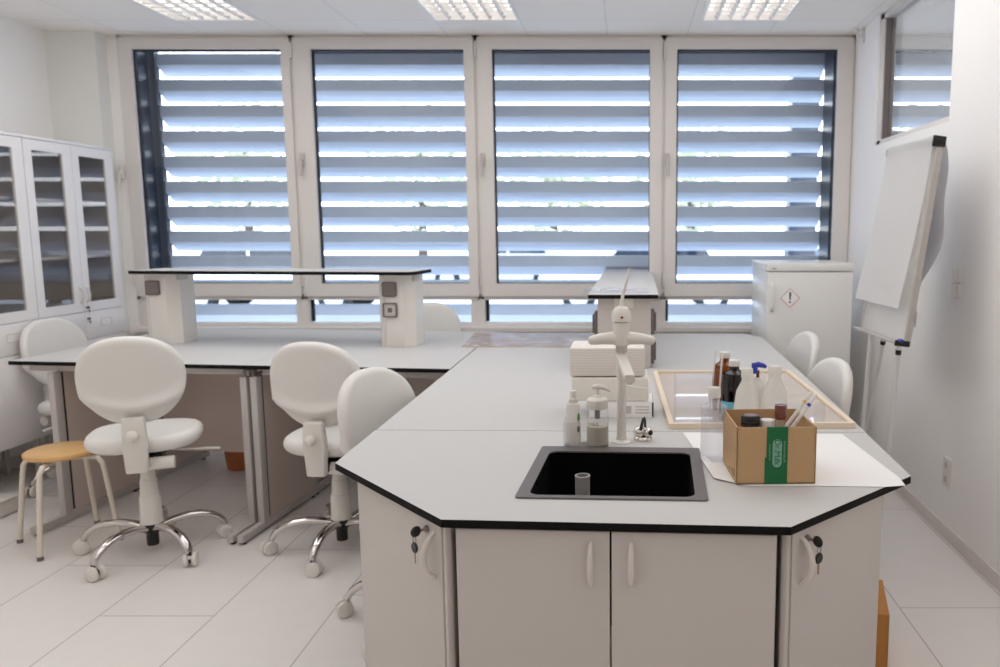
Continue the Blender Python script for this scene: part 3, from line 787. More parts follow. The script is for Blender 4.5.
MB().lathe([(.0216, .189), (.0222, .190), (.0222, .194), (.0183, .194)], (0, 0, 0), 24).build('pipe_lip', M['grey'], t)

# ---- tap
tp = at(621.5, 442, z=HB)
t = thing('lab_tap', 'tall white lab tap with curved arms behind the sink', 'tap', (tp.x, tp.y, HB))
Z = lambda v: at(621, v, y=tp.y).z - HB
PXM = tp.y * 1.06 / F
MB().lathe([(0, 0), (.034, 0), (.034, .004), (.026, .007), (.018, .010), (.017, .02), (0, .02)], (0, 0, 0), 28).build('base_flange', M['tap'], t)
MB().lathe([(.0158, .008), (.0158, Z(372)), (.0155, Z(345))], (0, 0, 0), 24).build('pole', M['tap'], t)
MB().lathe([(.0185, Z(352)), (.019, Z(350)), (.019, Z(343)), (.0185, Z(342))], (0, 0, 0), 24).build('collar', M['grey'], t)
b = MB(); b.lathe([(.0, Z(345)), (.024, Z(345)), (.0275, Z(343)), (.0275, Z(324)), (.026, Z(322)), (.0, Z(322))], (0, 0, 0), 28)
b.build('valve_body', M['tap'], t)
b = MB(); b.lathe([(0, Z(321.3)), (.0315, Z(321.3)), (.0325, Z(320.3)), (.0322, Z(316)), (.0298, Z(312)), (.025, Z(309)), (.018, Z(307)), (.009, Z(306.2)), (0, Z(306))], (0, 0, 0), 28)
dome = b.build('dome', M['tap'], t)
MB().ball((0, -.0305, Z(316.5)), (.0042, .003, .0042), 0, 12).build('hot_mark', M['redp'], dome)
MB().ball((.0035, -.0302, Z(316.5)), (.0036, .003, .0042), 0, 12).build('cold_mark', M['black'], dome)
b = MB(); b.tube([(-.002, 0, Z(309)), (.004, -.0, Z(296)), (.016, .0, Z(282)), (.024, .0, Z(275)), (.025, .0, Z(268))], [.007, .0055, .005, .0048, .0042], 10)
b.build('lever', M['tap'], t)
for s in (-1, 1):
    b = MB(); b.tube([(0, 0, Z(338.3)), (s * .035, -.002, Z(338)), (s * .065, -.002, Z(338.7)), (s * .088, -.002, Z(339.8)), (s * .102, -.002, Z(340.6)), (s * .108, -.002, Z(341))], [.022, .021, .0185, .0165, .014, .007], 14)
    b.build('arm', M['tap'], t)
b = MB(); zs = Z(357)
d_ = Vector((.026, -.21, -.034)); dn = d_.normalized(); sx_ = Vector((-dn.y, dn.x, 0)).normalized() * -1
b.prism(rrect(.033, .026, .006, 3), -.005, d_.length, mtx=basis((0, 0, zs), sx_, dn.cross(sx_), dn))
b.tube([Vector((0, 0, zs - .008)) + d_ * .92, Vector((0, 0, zs - .022)) + d_ * .92], .0095, 12)
b.build('spout', M['tap'], t)

# ---- chrome outlet
cp = at(643, 440, z=HB)
t = thing('chrome_outlet', 'small round chrome valve with a black lever right of the tap', 'valve', (cp.x, cp.y, HB))
MB().lathe([(0, 0), (.031, 0), (.032, .004), (.030, .010), (.026, .014), (.0, .014)], (0, 0, 0), 28).build('base_ring', M['chrome'], t)
b = MB(); b.ball((-.012, .004, .026), (.021, .022, .020)); b.ball((.016, -.004, .026), (.017, .019, .018)); b.build('valve_body', M['chrome'], t)
MB().lathe([(0, 0), (.008, 0), (.008, .008), (.004, .009), (0, .009)], (.024, -.016, .028), 14, 0, Matrix.Rotation(R(70), 4, 'X')).build('nozzle', M['black'], t)
MB().tube([(-.008, -.012, .038), (-.003, -.008, .060), (.0, -.002, .072), (.004, .006, .074), (.007, .008, .062), (.007, .008, .042)], [.006, .005, .0045, .0045, .004, .004], 10).build('lever', M['black'], t)

# ---- soap pump and spray bottle in a clear caddy
sp = at(597.5, 445.5, z=HB)
cad = thing('clear_caddy', 'clear acrylic tray holding the soap and spray bottles behind the sink', 'tray', (sp.x - .03, sp.y + .004, HB))
b = MB(); 
for lo, hi in (((-.078, -.042, 0), (.066, .042, .002)), ((-.078, -.042, 0), (-.076, .042, .085)), ((.064, -.042, 0), (.066, .042, .085)), ((-.078, -.042, 0), (.066, -.040, .085)), ((-.078, .040, 0), (.066, .042, .085))): b.bb(lo, hi)
b.build('tray_body', M['clearbox'], cad, smooth=False)
t = thing('soap_pump', 'clear pump bottle half full of pale gel in the clear tray', 'soap bottle', (sp.x, sp.y, HB + .0025))
MB().lathe([(0, .001), (.034, .001), (.036, .006), (.036, .112), (.034, .122), (.029, .126)], (0, 0, 0), 28).build('bottle', M['clearbox'], t)
MB().lathe([(0, .003), (.033, .003), (.0345, .008), (.0345, .064), (0, .064)], (0, 0, 0), 28).build('gel', M['liquid'], t)
b = MB(); b.lathe([(0, .122), (.034, .122), (.035, .126), (.034, .15), (.030, .154), (.014, .158), (.013, .163), (.005, .165), (.005, .185), (0, .185)], (0, 0, 0), 28); b.build('pump_collar', M['puplastic'], t)
MB().lathe([(0, .085), (.009, .088), (.009, .122), (0, .122)], (0, 0, 0), 14).build('dip_tube', M['pipe'], t)
b = MB(); b.tube([(-.016, 0, .190), (.0, -.002, .193), (.018, -.004, .192), (.036, -.008, .184), (.042, -.009, .179)], [.006, .0095, .009, .006, .004], 12); b.build('pump_head', M['puplastic'], t)
text('TOL2', .014, 'print', M['printbrown'] if 'printbrown' in M else M['brownvial'], t, basis((-.012, -.0366, .077), (1, 0, 0), (0, 0, 1), (0, -1, 0)))
t = thing('spray_bottle', 'slim white spray bottle with a green leaf mark in the clear tray', 'spray bottle', (sp.x - .078, sp.y + .006, HB + .0025))
MB().lathe([(0, 0), (.023, 0), (.0245, .004), (.0235, .12), (.021, .135), (.014, .14)], (0, 0, 0), 24).build('bottle', M['hdpe'], t)
MB().lathe([(0, .138), (.015, .138), (.015, .152), (.012, .154), (.011, .175), (.010, .178), (0, .178)], (0, 0, 0), 20).build('spray_head', M['puplastic'], t)
b = MB(); b.prism([(0, -.012), (.006, -.002), (.005, .010), (0, .018), (-.004, .006), (-.005, -.004)], 0, .001, mtx=basis((.017, -.0182, .092), (.72, .69, 0), (0, 0, 1), (.69, -.72, 0)))
b.build('leaf_mark', mat('leaf_green_print', (96, 150, 70), .5), t, smooth=False)
b = MB(); b.prism(rrect(.011, .02, .003), 0, .001, mtx=basis((.017, -.0186, .055), (.72, .69, 0), (0, 0, 1), (.69, -.72, 0))); b.build('grey_mark', M['pipe'], t, smooth=False)

# ---- stack behind the tap: carton, two packs of paper towels
YT = at(640, 418, z=HB).y
X_ = lambda u, v: at(u, v, y=YT).x
Zt = lambda v: at(610, v, y=YT).z
xa, xb = X_(589, 410), X_(653, 410)
t = thing('glove_carton', 'white printed carton at the bottom of the stack behind the tap', 'box', ((xa + xb) / 2, YT + .075, HB))
w_ = xb - xa; h1 = Zt(401.5) - HB
MB().box((0, 0, h1 / 2 + .0005), (w_, .15, h1), None, .002).build('carton', M['paper'], t)
MB().box((w_ / 2 - .001, 0, h1 / 2), (.006, .1515, h1 * .86), None, .001).build('end_opening', M['dark'], t)
b = MB()
for cx_, cw, z_, hh in ((.02, .028, h1 * .5, .03), (.075, .05, h1 * .68, .004), (.075, .05, h1 * .5, .004), (.075, .05, h1 * .32, .004)): b.box((w_ / 2 - .115 + cx_, -.0755, z_), (cw, .001, hh))
b.build('print', mat('faint_print', (200, 190, 190), .7), t, smooth=False)
xa, xb = X_(571.5, 390), X_(648.5, 390); h2 = Zt(376.5) - Zt(400.5)
def towel_pack(z, xa, xb, h, label, y, m, wrap):
    t = thing('towel_pack', label, 'paper towels', ((xa + xb) / 2, y, z), 0, 'paper towel packs behind the tap')
    b = MB(); w = xb - xa
    n = 8
    b.box((0, 0, h / 2), (w, .20, h), None, .008)
    # soft sag of the sheets
    for v in b.bm.verts:
        v.co.z += .003 * math.sin(v.co.x * 24 + z * 9) * (v.co.z / h); v.co.y += .003 * math.sin(v.co.z * 60)
    b.build('sheets', m, t)
    if wrap:
        q = MB(); q.tube([(w * .12, -.102, h * .75), (w * .3, -.1035, h * .62), (w * .48, -.102, h * .55)], .0022, 6); q.build('wrap_fold', M['paper'], t)
    return t
towel_pack(HB + h1 + .0015, xa, xb, h2, 'wrapped pack of paper towels on the carton behind the tap', YT + .095, mat('towel_wrap', (232, 228, 220), .6, bump=.3, nscale=14), True)
xa, xb = X_(569.5, 360), X_(645, 360)
towel_pack(HB + h1 + h2 + .004, xa, xb, Zt(347) - Zt(375.5), 'folded paper towels with visible layers on top of the stack behind the tap', YT + .1, M['towel'], False)

# ---- service column with top shelf on the peninsula
yc0 = 3.92; SZ2 = at(622, 294.8, y=yc0).z
x0, x1 = at(588, 297.5, y=yc0).x, at(658.5, 297.5, y=yc0).x
t = thing('power_tower', 'white power column with a pale top shelf standing in the middle of the peninsula', 'shelf', ((x0 + x1) / 2, yc0, HB))
W2 = (x1 - x0) / 2; yb = at(628, 266, z=SZ2).y - yc0; xb0, xb1 = at(607.5, 266, z=SZ2).x, at(650.5, 266, z=SZ2).x; xc = (x0 + x1) / 2
MB().prism([(-W2, 0), (W2, 0), (xb1 - xc, yb), (xb0 - xc, yb)], SZ2 - HB - .02, SZ2 - HB, 0, 1).build('shelf_board', [M['worktop'], M['edge']], t, smooth=False)
hh = SZ2 - HB - .021
for ys in (.06, yb - .24):
    c = MB().prism([(-W2 + .045, ys), (W2 - .035, ys), (W2 - .035, ys + .2), (-W2 + .045, ys + .2)], .001, hh, bevel=.004).build('column', M['cab'], t)
    MB().bb((-.045, ys - .004, hh - .05), (.05, ys + .001, hh - .001)).build('clip_plate', M['puplastic'], c)
    for s in (-1, 1):
        for dz in ((hh - .125, hh - .275) if s > 0 else (hh - .135,)):
            xx = (W2 - .035) if s > 0 else (-W2 + .045)
            MB().box((xx + s * .008, ys + .07, dz), (.022, .10, .125), None, .006).build('socket_frame', M['darkgrey'], c)
            MB().box((xx + s * .024, ys + .07, dz), (.008, .07, .09), None, .002).build('rocker', M['darkgrey'], c)
# crumpled plastic on that shelf
pz = at(600, 294, z=SZ2); t = thing('plastic_sheet', 'crumpled clear plastic sheet lying on the shelf of the middle power column', 'plastic sheet', (xc - .02, yc0 + .18, SZ2))
b = MB(); n = 14; g_ = {}
for i in range(n + 1):
    for j_ in range(7):
        u_, v_ = i / n, j_ / 6
        zz = .004 + .012 * abs(math.sin(u_ * 9 + v_ * 4)) * abs(math.cos(v_ * 7 - u_ * 3))
        xx_ = (u_ - .5) * .38 - .02; zz = zz if abs(xx_) < W2 - .02 else max(.002, zz)
        g_[i, j_] = b.bm.verts.new((xx_ * .88, (v_ - .5) * .24 + .02 * math.sin(u_ * 5), zz))
for i in range(n):
    for j_ in range(6): b.bm.faces.new((g_[i, j_], g_[i + 1, j_], g_[i + 1, j_ + 1], g_[i, j_ + 1]))
b.build('sheet', M['clear'], t)

# ---- framed picture and loose print
fp = [at(675, 425.5, z=HB + .012), at(856, 425.5, z=HB + .012), at(791, 371.5, z=HB + .012), at(655, 372, z=HB + .012)]
c0 = sum(fp, Vector()) / 4; w_ = ((fp[1] - fp[0]).length + (fp[2] - fp[3]).length) / 2; w_ += .012; d_ = ((fp[3] - fp[0]).length + (fp[2] - fp[1]).length) / 2
t = thing('picture_frame', 'large pale wooden picture frame with glass lying flat on the peninsula', 'picture frame', (c0.x - .010, c0.y, HB), R(1.0))
MB().frame(rrect(w_, d_, .004, 2), rrect(w_ - .038, d_ - .038, .002, 2), .0005, .02).build('frame', M['palewood'], t, smooth=False)
MB().bb((-w_ / 2 + .02, -d_ / 2 + .02, .003), (w_ / 2 - .02, d_ / 2 - .02, .008)).build('backing_print', mat('faded_print', (222, 211, 203), .6, noise=.14, nscale=5), t, smooth=False)
MB().bb((-w_ / 2 + .02, -d_ / 2 + .02, .013), (w_ / 2 - .02, d_ / 2 - .02, .015)).build('glass', M['picpane'], t, smooth=False)
pp = [at(461.5, 347.5, z=HB), at(605, 347.5, z=HB), at(605, 334, z=HB), at(475, 333.5, z=HB)]
c0 = sum(pp, Vector()) / 4
t = thing('print_board', 'flat board with a muted grey-brown print lying at the window end of the benches', 'picture', (c0.x, c0.y, HB))
poly = [(p.x - c0.x, p.y - c0.y) for p in pp]
MB().prism(poly, .0005, .006).build('board', M['printedge'] if 'printedge' in M else M['panel'], t, smooth=False)
MB().prism([(x * .995, y * .995) for x, y in poly], .006, .007).build('print', M['print'], t, smooth=False)

# ---- paper sheet under the carton, hanging over the edge
pts = [at(683, 433, z=HB + .001), at(842, 433, z=HB + .001)]
t = thing('paper_sheet', 'large white paper sheet under the cardboard box, drooping over the worktop edge', 'paper', (0, 0, 0))
pl = [at(683, 433, z=HB), at(842, 434.5, z=HB), at(899, 478, z=HB), at(905.5, 486, z=HB), at(884, 487.5, z=HB), at(828, 486.5, z=HB), at(748, 486.5, z=HB), at(714, 480, z=HB)]
b = MB(); zl = [HB + .0012] * 7 + [HB + .0062]
lo = [b.bm.verts.new((p.x, p.y, z + .0)) for p, z in zip(pl, zl)]; hi = [b.bm.verts.new((p.x, p.y, z + .0008)) for p, z in zip(pl, zl)]
for vs, rv_ in ((lo, True), (hi, False)):
    for idx in ((0, 1, 5, 6), (1, 2, 3, 4, 5), (0, 6, 7)):
        ff = [vs[i] for i in idx]; b.bm.faces.new(ff[::-1] if rv_ else ff)
n = len(pl)
for i in range(n): b.bm.faces.new((lo[i], lo[(i + 1) % n], hi[(i + 1) % n], hi[i]))
b.build('sheet', M['paper'], t, smooth=False)

# ---- cardboard box with its contents
bf = [at(738.5, 485, z=HB), at(815, 485.5, z=HB)]
bx0 = at(736, 485.5, z=HB); bx1 = at(816, 485.5, z=HB)
bw = (bx1 - bx0).length; bd = .225; bh = at(740, 429, y=bx0.y).z - HB
ba = math.atan2((bx1 - bx0).y, (bx1 - bx0).x) + .04
BXZ = HB + .0035
box = thing('cardboard_box', 'open brown cardboard box with a green tape strip on the peninsula', 'box', (bx0.x, bx0.y, BXZ), ba)
th_ = .004
b = MB(); b.bb((0, 0, 0), (bw, bd, th_)); b.bb((0, bd - th_, 0), (bw, bd, bh)); b.bb((0, 0, 0), (th_, bd, bh)); b.bb((bw - th_, 0, 0), (bw, bd, bh)); b.bb((0, 0, 0), (bw, th_, bh))
b.build('carton', M['kraft'], box, smooth=False)
tz = bw * .375, bw * .64
tape = MB().bb((tz[0], -.0012, bh * .46), (tz[1], -.0002, bh + .0005)).bb((tz[0] - bw * .02, -.0012, .001), (tz[1], -.0002, bh * .47)).bb((tz[0], -.0012, bh), (tz[1], th_ + .0008, bh + .0008)).build('tape_strip', M['green'], box, smooth=False)
tcx = (tz[0] + tz[1]) / 2
MB().prism(rrect(bw * .115, bw * .36, bw * .057, 8), 0, .0006, mtx=basis((tcx, -.0012, bh * .545), (1, 0, 0), (0, 0, 1), (0, -1, 0))).build('logo_pill', M['logo'], tape, smooth=False)
text('Dr.Max', bw * .108, 'logo_text', M['green'], tape, basis((tcx, -.0021, bh * .565), (0, 0, -1), (1, 0, 0), (0, -1, 0)))
text('+', bw * .09, 'logo_cross', M['green'], tape, basis((tcx + bw * .018, -.0021, bh * .41), (0, 0, -1), (1, 0, 0), (0, -1, 0)))
text('www.drmax.sk', bw * .034, 'web_text', M['logo'], tape, basis((tcx - bw * .092, -.0017, bh * .56), (0, 0, -1), (1, 0, 0), (0, -1, 0)))
text('Internetová lekáreň', bw * .034, 'side_text', M['logo'], tape, basis((tcx + bw * .092, -.0017, bh * .57), (0, 0, -1), (1, 0, 0), (0, -1, 0)))
b = MB(); 
for yy, z0, z1 in ((.03, .012, .035), (.05, .012, .03), (.075, .014, .024), (.105, .012, .02)): b.bb((-.0008, yy, z0), (.0, yy + .004, z1))
b.build('print_marks', M['dark'], box, smooth=False)
bm_ = Matrix.Translation((bx0.x, bx0.y, BXZ)) @ Matrix.Rotation(ba, 4, 'Z')
def inbox(x, y, z=th_ + .001): return bm_ @ Vector((x, y, z))
def jar(name, label, cat, p, r, h, body, cap, caph, capr=None, group=None, neck=None):
    t = thing(name, label, cat, p, 0, group); capr = capr or r * .8; nk = neck or capr * .8
    hb_ = h - caph; sh = .38 if name == 'milky_bottle' else .8
    MB().lathe([(0, 0), (r * .94, 0), (r, r * .06), (r, hb_ * sh), (r * .97, hb_ * (sh + .06)), (r - (r - nk) * (.32 if sh < .5 else .3), hb_ * (.74 if sh < .5 else .86)), (nk * 1.05 if nk < r else r, hb_ * .93), (nk, hb_ * .96), (nk, hb_ + .002)], (0, 0, 0), 24).build('bottle', body, t)
    MB().lathe([(0, hb_), (capr, hb_), (capr * 1.03, hb_ + caph * .1), (capr * 1.03, hb_ + caph * .9), (capr * .96, hb_ + caph), (0, hb_ + caph)], (0, 0, 0), 24).build('cap', cap, t)
    return t
t = jar('dropper_bottle', 'black jar with a ribbed lid in the left front of the cardboard box', 'jar', inbox(.050, .07), .027, bh * 1.08, M['black'], M['black'], .03, .0255)
b = MB(); hz = bh * 1.08
for k in range(3): b.lathe([(.0262, hz - .028 + k * .009), (.0275, hz - .026 + k * .009), (.0262, hz - .023 + k * .009)], (0, 0, 0), 24)
b.build('lid_ribs', M['black'], t)
MB().lathe([(0, hz + .0005), (.019, hz + .0005), (.019, hz + .0015), (0, hz + .0015)], (0, 0, 0), 20).build('lid_disc', mat('dull_rose', (130, 96, 90), .4), t)
jar('white_cap_bottle', 'small bottle with a white cap in the middle of the cardboard box', 'bottle', inbox(.099, .07), .022, bh * 1.0, M['clear'], M['puplastic'], .025, .020)
t = jar('brown_vial', 'clear vial with a tall brown cap in the cardboard box', 'vial', inbox(.133, .060), .0165, bh * 1.28, M['clear'], M['brownvial'], .04, .0165)
jar('short_vial', 'low clear vial at the front wall inside the cardboard box', 'vial', inbox(.118, .022), .010, bh * .93, M['clear'], M['hdpe'], .018, .009)
# pens / pipettes leaning out of the box to the right
def rod(name, label, p, q, r, m, tipm, band=None, group=None):
    p, q = Vector(p), Vector(q); t = thing(name, label, 'pipette', p, 0, group); v = q - p
    MB().tube([(0, 0, 0), v * .06, v * .94, v], [r * .4, r, r, r * .7], 10).build('tube', m, t)
    if band: MB().tube([v * band[0], v * band[1]], r * 1.08, 10).build('band', band[2], t)
    return t
w1 = inbox(.150, .10, .03); w2 = at(812, 389.5, y=2.36)
rod('pipette', 'white pipette with a yellow band leaning out of the cardboard box to the right', inbox(.105, .10, .06), at(812.5, 391, y=2.30), .0056, M['hdpe'], None, (.80, .84, mat('yellow_band', (220, 184, 120), .4)), 'plastic rods sticking out of the cardboard box')
rod('pipette', 'white pipette with a dark blue band leaning out of the cardboard box to the right', inbox(.118, .085, .06), at(816.5, 394.5, y=2.275), .0056, M['hdpe'], None, (.80, .84, M['blue']), 'plastic rods sticking out of the cardboard box')

# ---- bottles behind and beside the box
def px_bottle(name, label, cat, u, vb, vt, wpx, body, cap, caph=.028, capf=.72, neckf=None, group=None, label_band=None, z=HB):
    p = at(u, vb, z=z); dep = p.y * CT + (CAMH - z) * ST
    h = at(u, vt, y=p.y).z - z; r = wpx / 2 * dep / F
    t = jar(name, label, cat, (p.x, p.y, z + .0005), r, h, body, cap, caph, r * capf, group, (neckf or capf * .85) * r)
    if label_band:
        z0, z1, m = label_band
        MB().lathe([(r * 1.012, h * z0), (r * 1.02, h * (z0 + .005)), (r * 1.02, h * (z1 - .005)), (r * 1.012, h * z1)], (0, 0, 0), 24).build('bottle_label', m, t)
    return t, r, h
PFZ = HB + .0155
px_bottle('clear_bottle', 'clear plastic bottle with a white screw cap left of the cardboard box', 'bottle', 713.5, 459, 387.5, 26.5, M['clear'], M['hdpe'], .030, .46, .40, z=HB + .003)
px_bottle('amber_bottle', 'amber glass bottle with white cap, the farther one behind the cardboard box', 'bottle', 724, 408, 352, 23, M['amber'], M['puplastic'], .022, .46, .40, 'brown reagent bottles', z=PFZ)
px_bottle('amber_bottle', 'dark brown bottle with white cap and light blue label behind the cardboard box', 'bottle', 733.5, 417, 360, 25, M['darkamber'], M['puplastic'], .022, .44, .38, 'brown reagent bottles', (.02, .30, M['bluelabel']), z=PFZ)
px_bottle('milky_bottle', 'milky plastic bottle behind the box, touching the brown bottle on its left', 'bottle', 746, 430, 368.5, 26, M['hdpe'], M['hdpe'], .032, .44, .40, 'milky plastic bottles behind the box', z=HB)
px_bottle('milky_bottle', 'milky plastic bottle behind the box, the right one in front of the blue pump', 'bottle', 773.5, 431, 366, 28, M['hdpe'], M['hdpe'], .032, .46, .42, 'milky plastic bottles behind the box', z=HB)
p = at(757, 414, z=PFZ); t = thing('blue_pump_bottle', 'bottle with a bright blue pump head behind the milky bottles', 'bottle', (p.x, p.y, PFZ))
h = at(757, 363, y=p.y).z - PFZ
MB().lathe([(0, 0), (.03, 0), (.032, .004), (.032, h * .55), (.014, h * .68), (.012, h * .72), (0, h * .72)], (0, 0, 0), 24).build('bottle', M['hdpe'], t)
MB().lathe([(0, h * .70), (.006, h * .70), (.006, h * .86), (0, h * .86)], (0, 0, 0), 12).build('pump_stem', M['brownvial'], t)
b = MB(); b.lathe([(0, h * .80), (.011, h * .80), (.012, h * .98), (.010, h), (0, h)], (-.012, 0, 0), 16); b.tube([(-.022, 0, h * .95), (0, 0, h * .97), (.02, 0, h * .95), (.03, 0, h * .92)], [.008, .011, .009, .006], 12); b.build('pump_head', M['blue'], t)
# glass rods leaning in the dark bottles
p0 = at(714.5, 386, z=HB + .16)
rod('stirring_rod', 'thin clear tube standing upright behind the clear bottle', at(709.5, 411, z=PFZ + .001), at(716, 349, y=2.9), .0032, M['hdpe'], None, None, 'thin rods behind the cardboard box')
rod('stirring_rod', 'thin white stick leaning against the dark brown bottle', at(717.5, 416, z=PFZ + .001), at(722.5, 352, y=2.83), .0034, M['hdpe'], None, None, 'thin rods behind the cardboard box')

# ================================================================== CHAIRS
def ellip_pad(name, parent, w, d, h, expo, mtx, m, curve=0, crease=False, narrow=0, nu=48, nv=7):
    """rounded cushion: superellipse outline w x d, thickness h"""
    b = MB(); rows = []
    prof = []
    for k in range(nv + 1):
        a = -math.pi / 2 + math.pi * k / nv
        prof.append((math.cos(a), math.sin(a)))
    def co(x, y, z):
        if narrow: x = x * (1 - narrow * max(0, -y / (d / 2)) ** 1.5)
        zz = z + curve * (x / (w / 2)) ** 2
        return (x, y, zz)
    inner = [.35, .7, .9]
    def ring(f, inset_, z):
        vs = []
        for i in range(nu):
            a = 2 * math.pi * i / nu; c, s = math.cos(a), math.sin(a)
            x = (w / 2 - inset_) * f * math.copysign(abs(c) ** (2 / expo), c); y = (d / 2 - inset_) * f * math.copysign(abs(s) ** (2 / expo), s)
            zz = z
            if crease and z < 0:      # raised crescent low on the back of the rest
                t_ = (y / (d / 2)) + .54 - .25 * (x / (w / 2)) ** 2
                zz -= .024 * math.exp(-(t_ / .13) ** 2) + (.0 if t_ > 0 else -.014 * min(1, -t_ / .25))
            vs.append(b.bm.verts.new(co(x, y, zz)))
        return vs
    rad = h / 2
    rings = [ring(f_, rad, -rad - .004 * (1 - f_)) for f_ in ([.04 + .06 * q for q in range(16)] if crease else (.12, .3, .48, .64, .78, .9))]
    rings += [ring(1, rad * (1 - c), s * rad) for c, s in prof]
    rings += [ring(f_, rad, rad + .004 * (1 - f_)) for f_ in (.9, .75, .5, .25)]
    for r0, r1 in zip(rings, rings[1:]):
        for i in range(nu): b.bm.faces.new((r0[i], r0[(i + 1) % nu], r1[(i + 1) % nu], r1[i]))
    b.bm.faces.new(rings[0][::-1]); b.bm.faces.new(rings[-1])
    return b.build(name, m, parent, mtx=mtx, angle=70)

def make_chair(label):
    """faces local +Y; origin on the floor under the column"""
    t = thing('lab_chair', label, 'chair', (0, 0, 0), 0, 'white lab chairs on castors')
    zs = .585
    seat = ellip_pad('seat', t, .50, .47, .075, 2.7, Matrix.Translation((0, .03, zs)), M['pu'], .006)
    MB().prism(rrect(.24, .24, .05), zs - .058, zs - .034, mtx=Matrix.Translation((0, .02, 0))).build('seat_plate', M['black'], seat)
    tilt = R(83)
    bm = Matrix.Translation((0, -.225, .895)) @ Matrix.Rotation(R(90) - R(5), 4, 'X')
    # local x across, local y up, local z out of the back (towards -Y after the turn)
    bm = basis((0, -.225, .905), Vector((1, 0, 0)), Vector((0, -.17, 1)).normalized(), Vector((0, 1, .17)).normalized())
    back = ellip_pad('backrest', t, .445, .43, .055, 2.3, bm, M['pu'], .035, True, .12)
    sp_ = MB(); sp_.prism([(-.045, .0), (.045, .0), (.052, .14), (.046, .265), (-.046, .265), (-.052, .14)], -.028, .012, mtx=basis((0, -.245, .475), (1, 0, 0), Vector((0, -.03, 1)).normalized(), Vector((0, -1, -.03)).normalized()), bevel=.009)
    so = sp_.build('spine', M['puplastic'], t)
    MB().ball((0, -.292, .66), (.027, .022, .027), 0, 18).build('knob', M['puplastic'], so)
    me_ = MB(); me_.box((0, -.11, .505), (.085, .29, .05), None, .012); me_.box((.0, .0, .513), (.16, .15, .042), None, .01)
    mo = me_.build('mechanism', M['black'], t)
    MB().tube([(.03, -.17, .495), (.145, -.17, .495)], .03, 16).build('tension_housing', M['puplastic'], mo)
    lv = MB(); lv.tube([(.07, .03, .51), (.20, .03, .50), (.25, .035, .495)], .0055, 8); lv.box((.285, .037, .493), (.075, .024, .008), Matrix.Rotation(R(6), 3, 'Y'), .003)
    lv.build('height_lever', M['puplastic'], mo)
    c = MB(); c.lathe([(0, .155), (.052, .155), (.05, .165), (.047, .285), (.044, .290), (.044, .292), (.041, .295), (.038, .375), (.036, .378), (.034, .38), (.031, .49), (.031, .515), (0, .515)], (0, 0, 0), 28)
    c.build('gas_column', M['puplastic'], t)
    hb_ = MB(); hb_.lathe([(0, .04), (.026, .04), (.028, .05), (.028, .10), (.048, .118), (.052, .135), (.05, .158), (0, .158)], (0, 0, 0), 24); hb_.build('hub', M['black'], t)
    for k in range(5):
        a = R(72 * k); rot = Matrix.Rotation(a, 4, 'Z')
        pts = [(.03, 0, .130), (.09, 0, .148), (.16, 0, .155), (.22, 0, .150), (.27, 0, .135), (.305, 0, .112), (.325, 0, .088), (.332, 0, .068)]
        l = MB(); l.tube(pts, [.025, .0245, .024, .0235, .023, .022, .020, .017], 14, 0, .74)
        lo_ = l.build('leg', M['chrome'], t, mtx=rot)
        c = MB(); rx = Matrix.Rotation(R(90), 4, 'X'); sw = Matrix.Rotation(R(38 + 50 * k), 4, 'Z')
        for s in (-1, 1): c.lathe([(0, -.012), (.026, -.012), (.034, -.007), (.034, .007), (.026, .012), (0, .012)], (.012, s * .019, .0345), 20, 0, rx)
        c.lathe([(0, -.0065), (.019, -.0065), (.019, .0065), (0, .0065)], (.012, 0, .0345), 16, 1, rx)
        c.lathe([(0, .04), (.009, .04), (.009, .075), (0, .075)], (0, 0, 0), 10, 1)
        c.box((.0, 0, .05), (.034, .016, .016), None, .004, 0)
        c.build('caster', [M['puplastic'], M['black']], lo_, mtx=rot @ Matrix.Translation((.335, 0, 0)) @ sw)
    return t
ch0 = make_chair('')
# (x, y, heading of the seat front in degrees from +X, base turn of the legs, label, lift)
chairs = [(-2.352, 3.82, 112, 'white lab chair at the left lab table, right of the round wooden stool', 0),
          (-1.43, 3.88, 86, 'white lab chair at the right lab table, nearest the left corner of the sink peninsula', -.03),
          (-.825, 3.13, -24, 'white lab chair pushed against the left side of the sink peninsula', -.085),
          (-3.39, 4.93, -14, 'white lab chair at the left table end beside the glass-door cabinets', -.075),
          (-1.30, 5.60, -58, 'white lab chair behind the lab tables in front of the windows', -.05),
          (.755, 3.68, 190, 'white lab chair at the right side of the peninsula, the one nearer the camera', -.125),
          (.80, 4.48, 187, 'white lab chair at the right side of the peninsula, nearest the fridge', -.10)]
for i, (x, y, hd, lab, lift) in enumerate(chairs):
    c = ch0 if i == 0 else copy_tree(ch0)
    c.location = (x, y, 0); c.rotation_euler.z = R(hd - 90); c['label'] = lab
    base_turn = {0: 3, 1: 14, 2: -5, 3: 58}.get(i, 20)
    k = 0
    for q in c.children:
        nm = q.name.split('.')[0]
        if nm in ('leg', ): q.rotation_euler.z = R(base_turn) - R(hd - 90) + R(180)
        if lift and nm in ('seat', 'backrest', 'spine', 'mechanism'): q.location.z += lift
        if lift and nm == 'gas_column':
            q.scale.z = (.515 + lift - .155) / (.515 - .155); q.location.z = .155 - .155 * q.scale.z

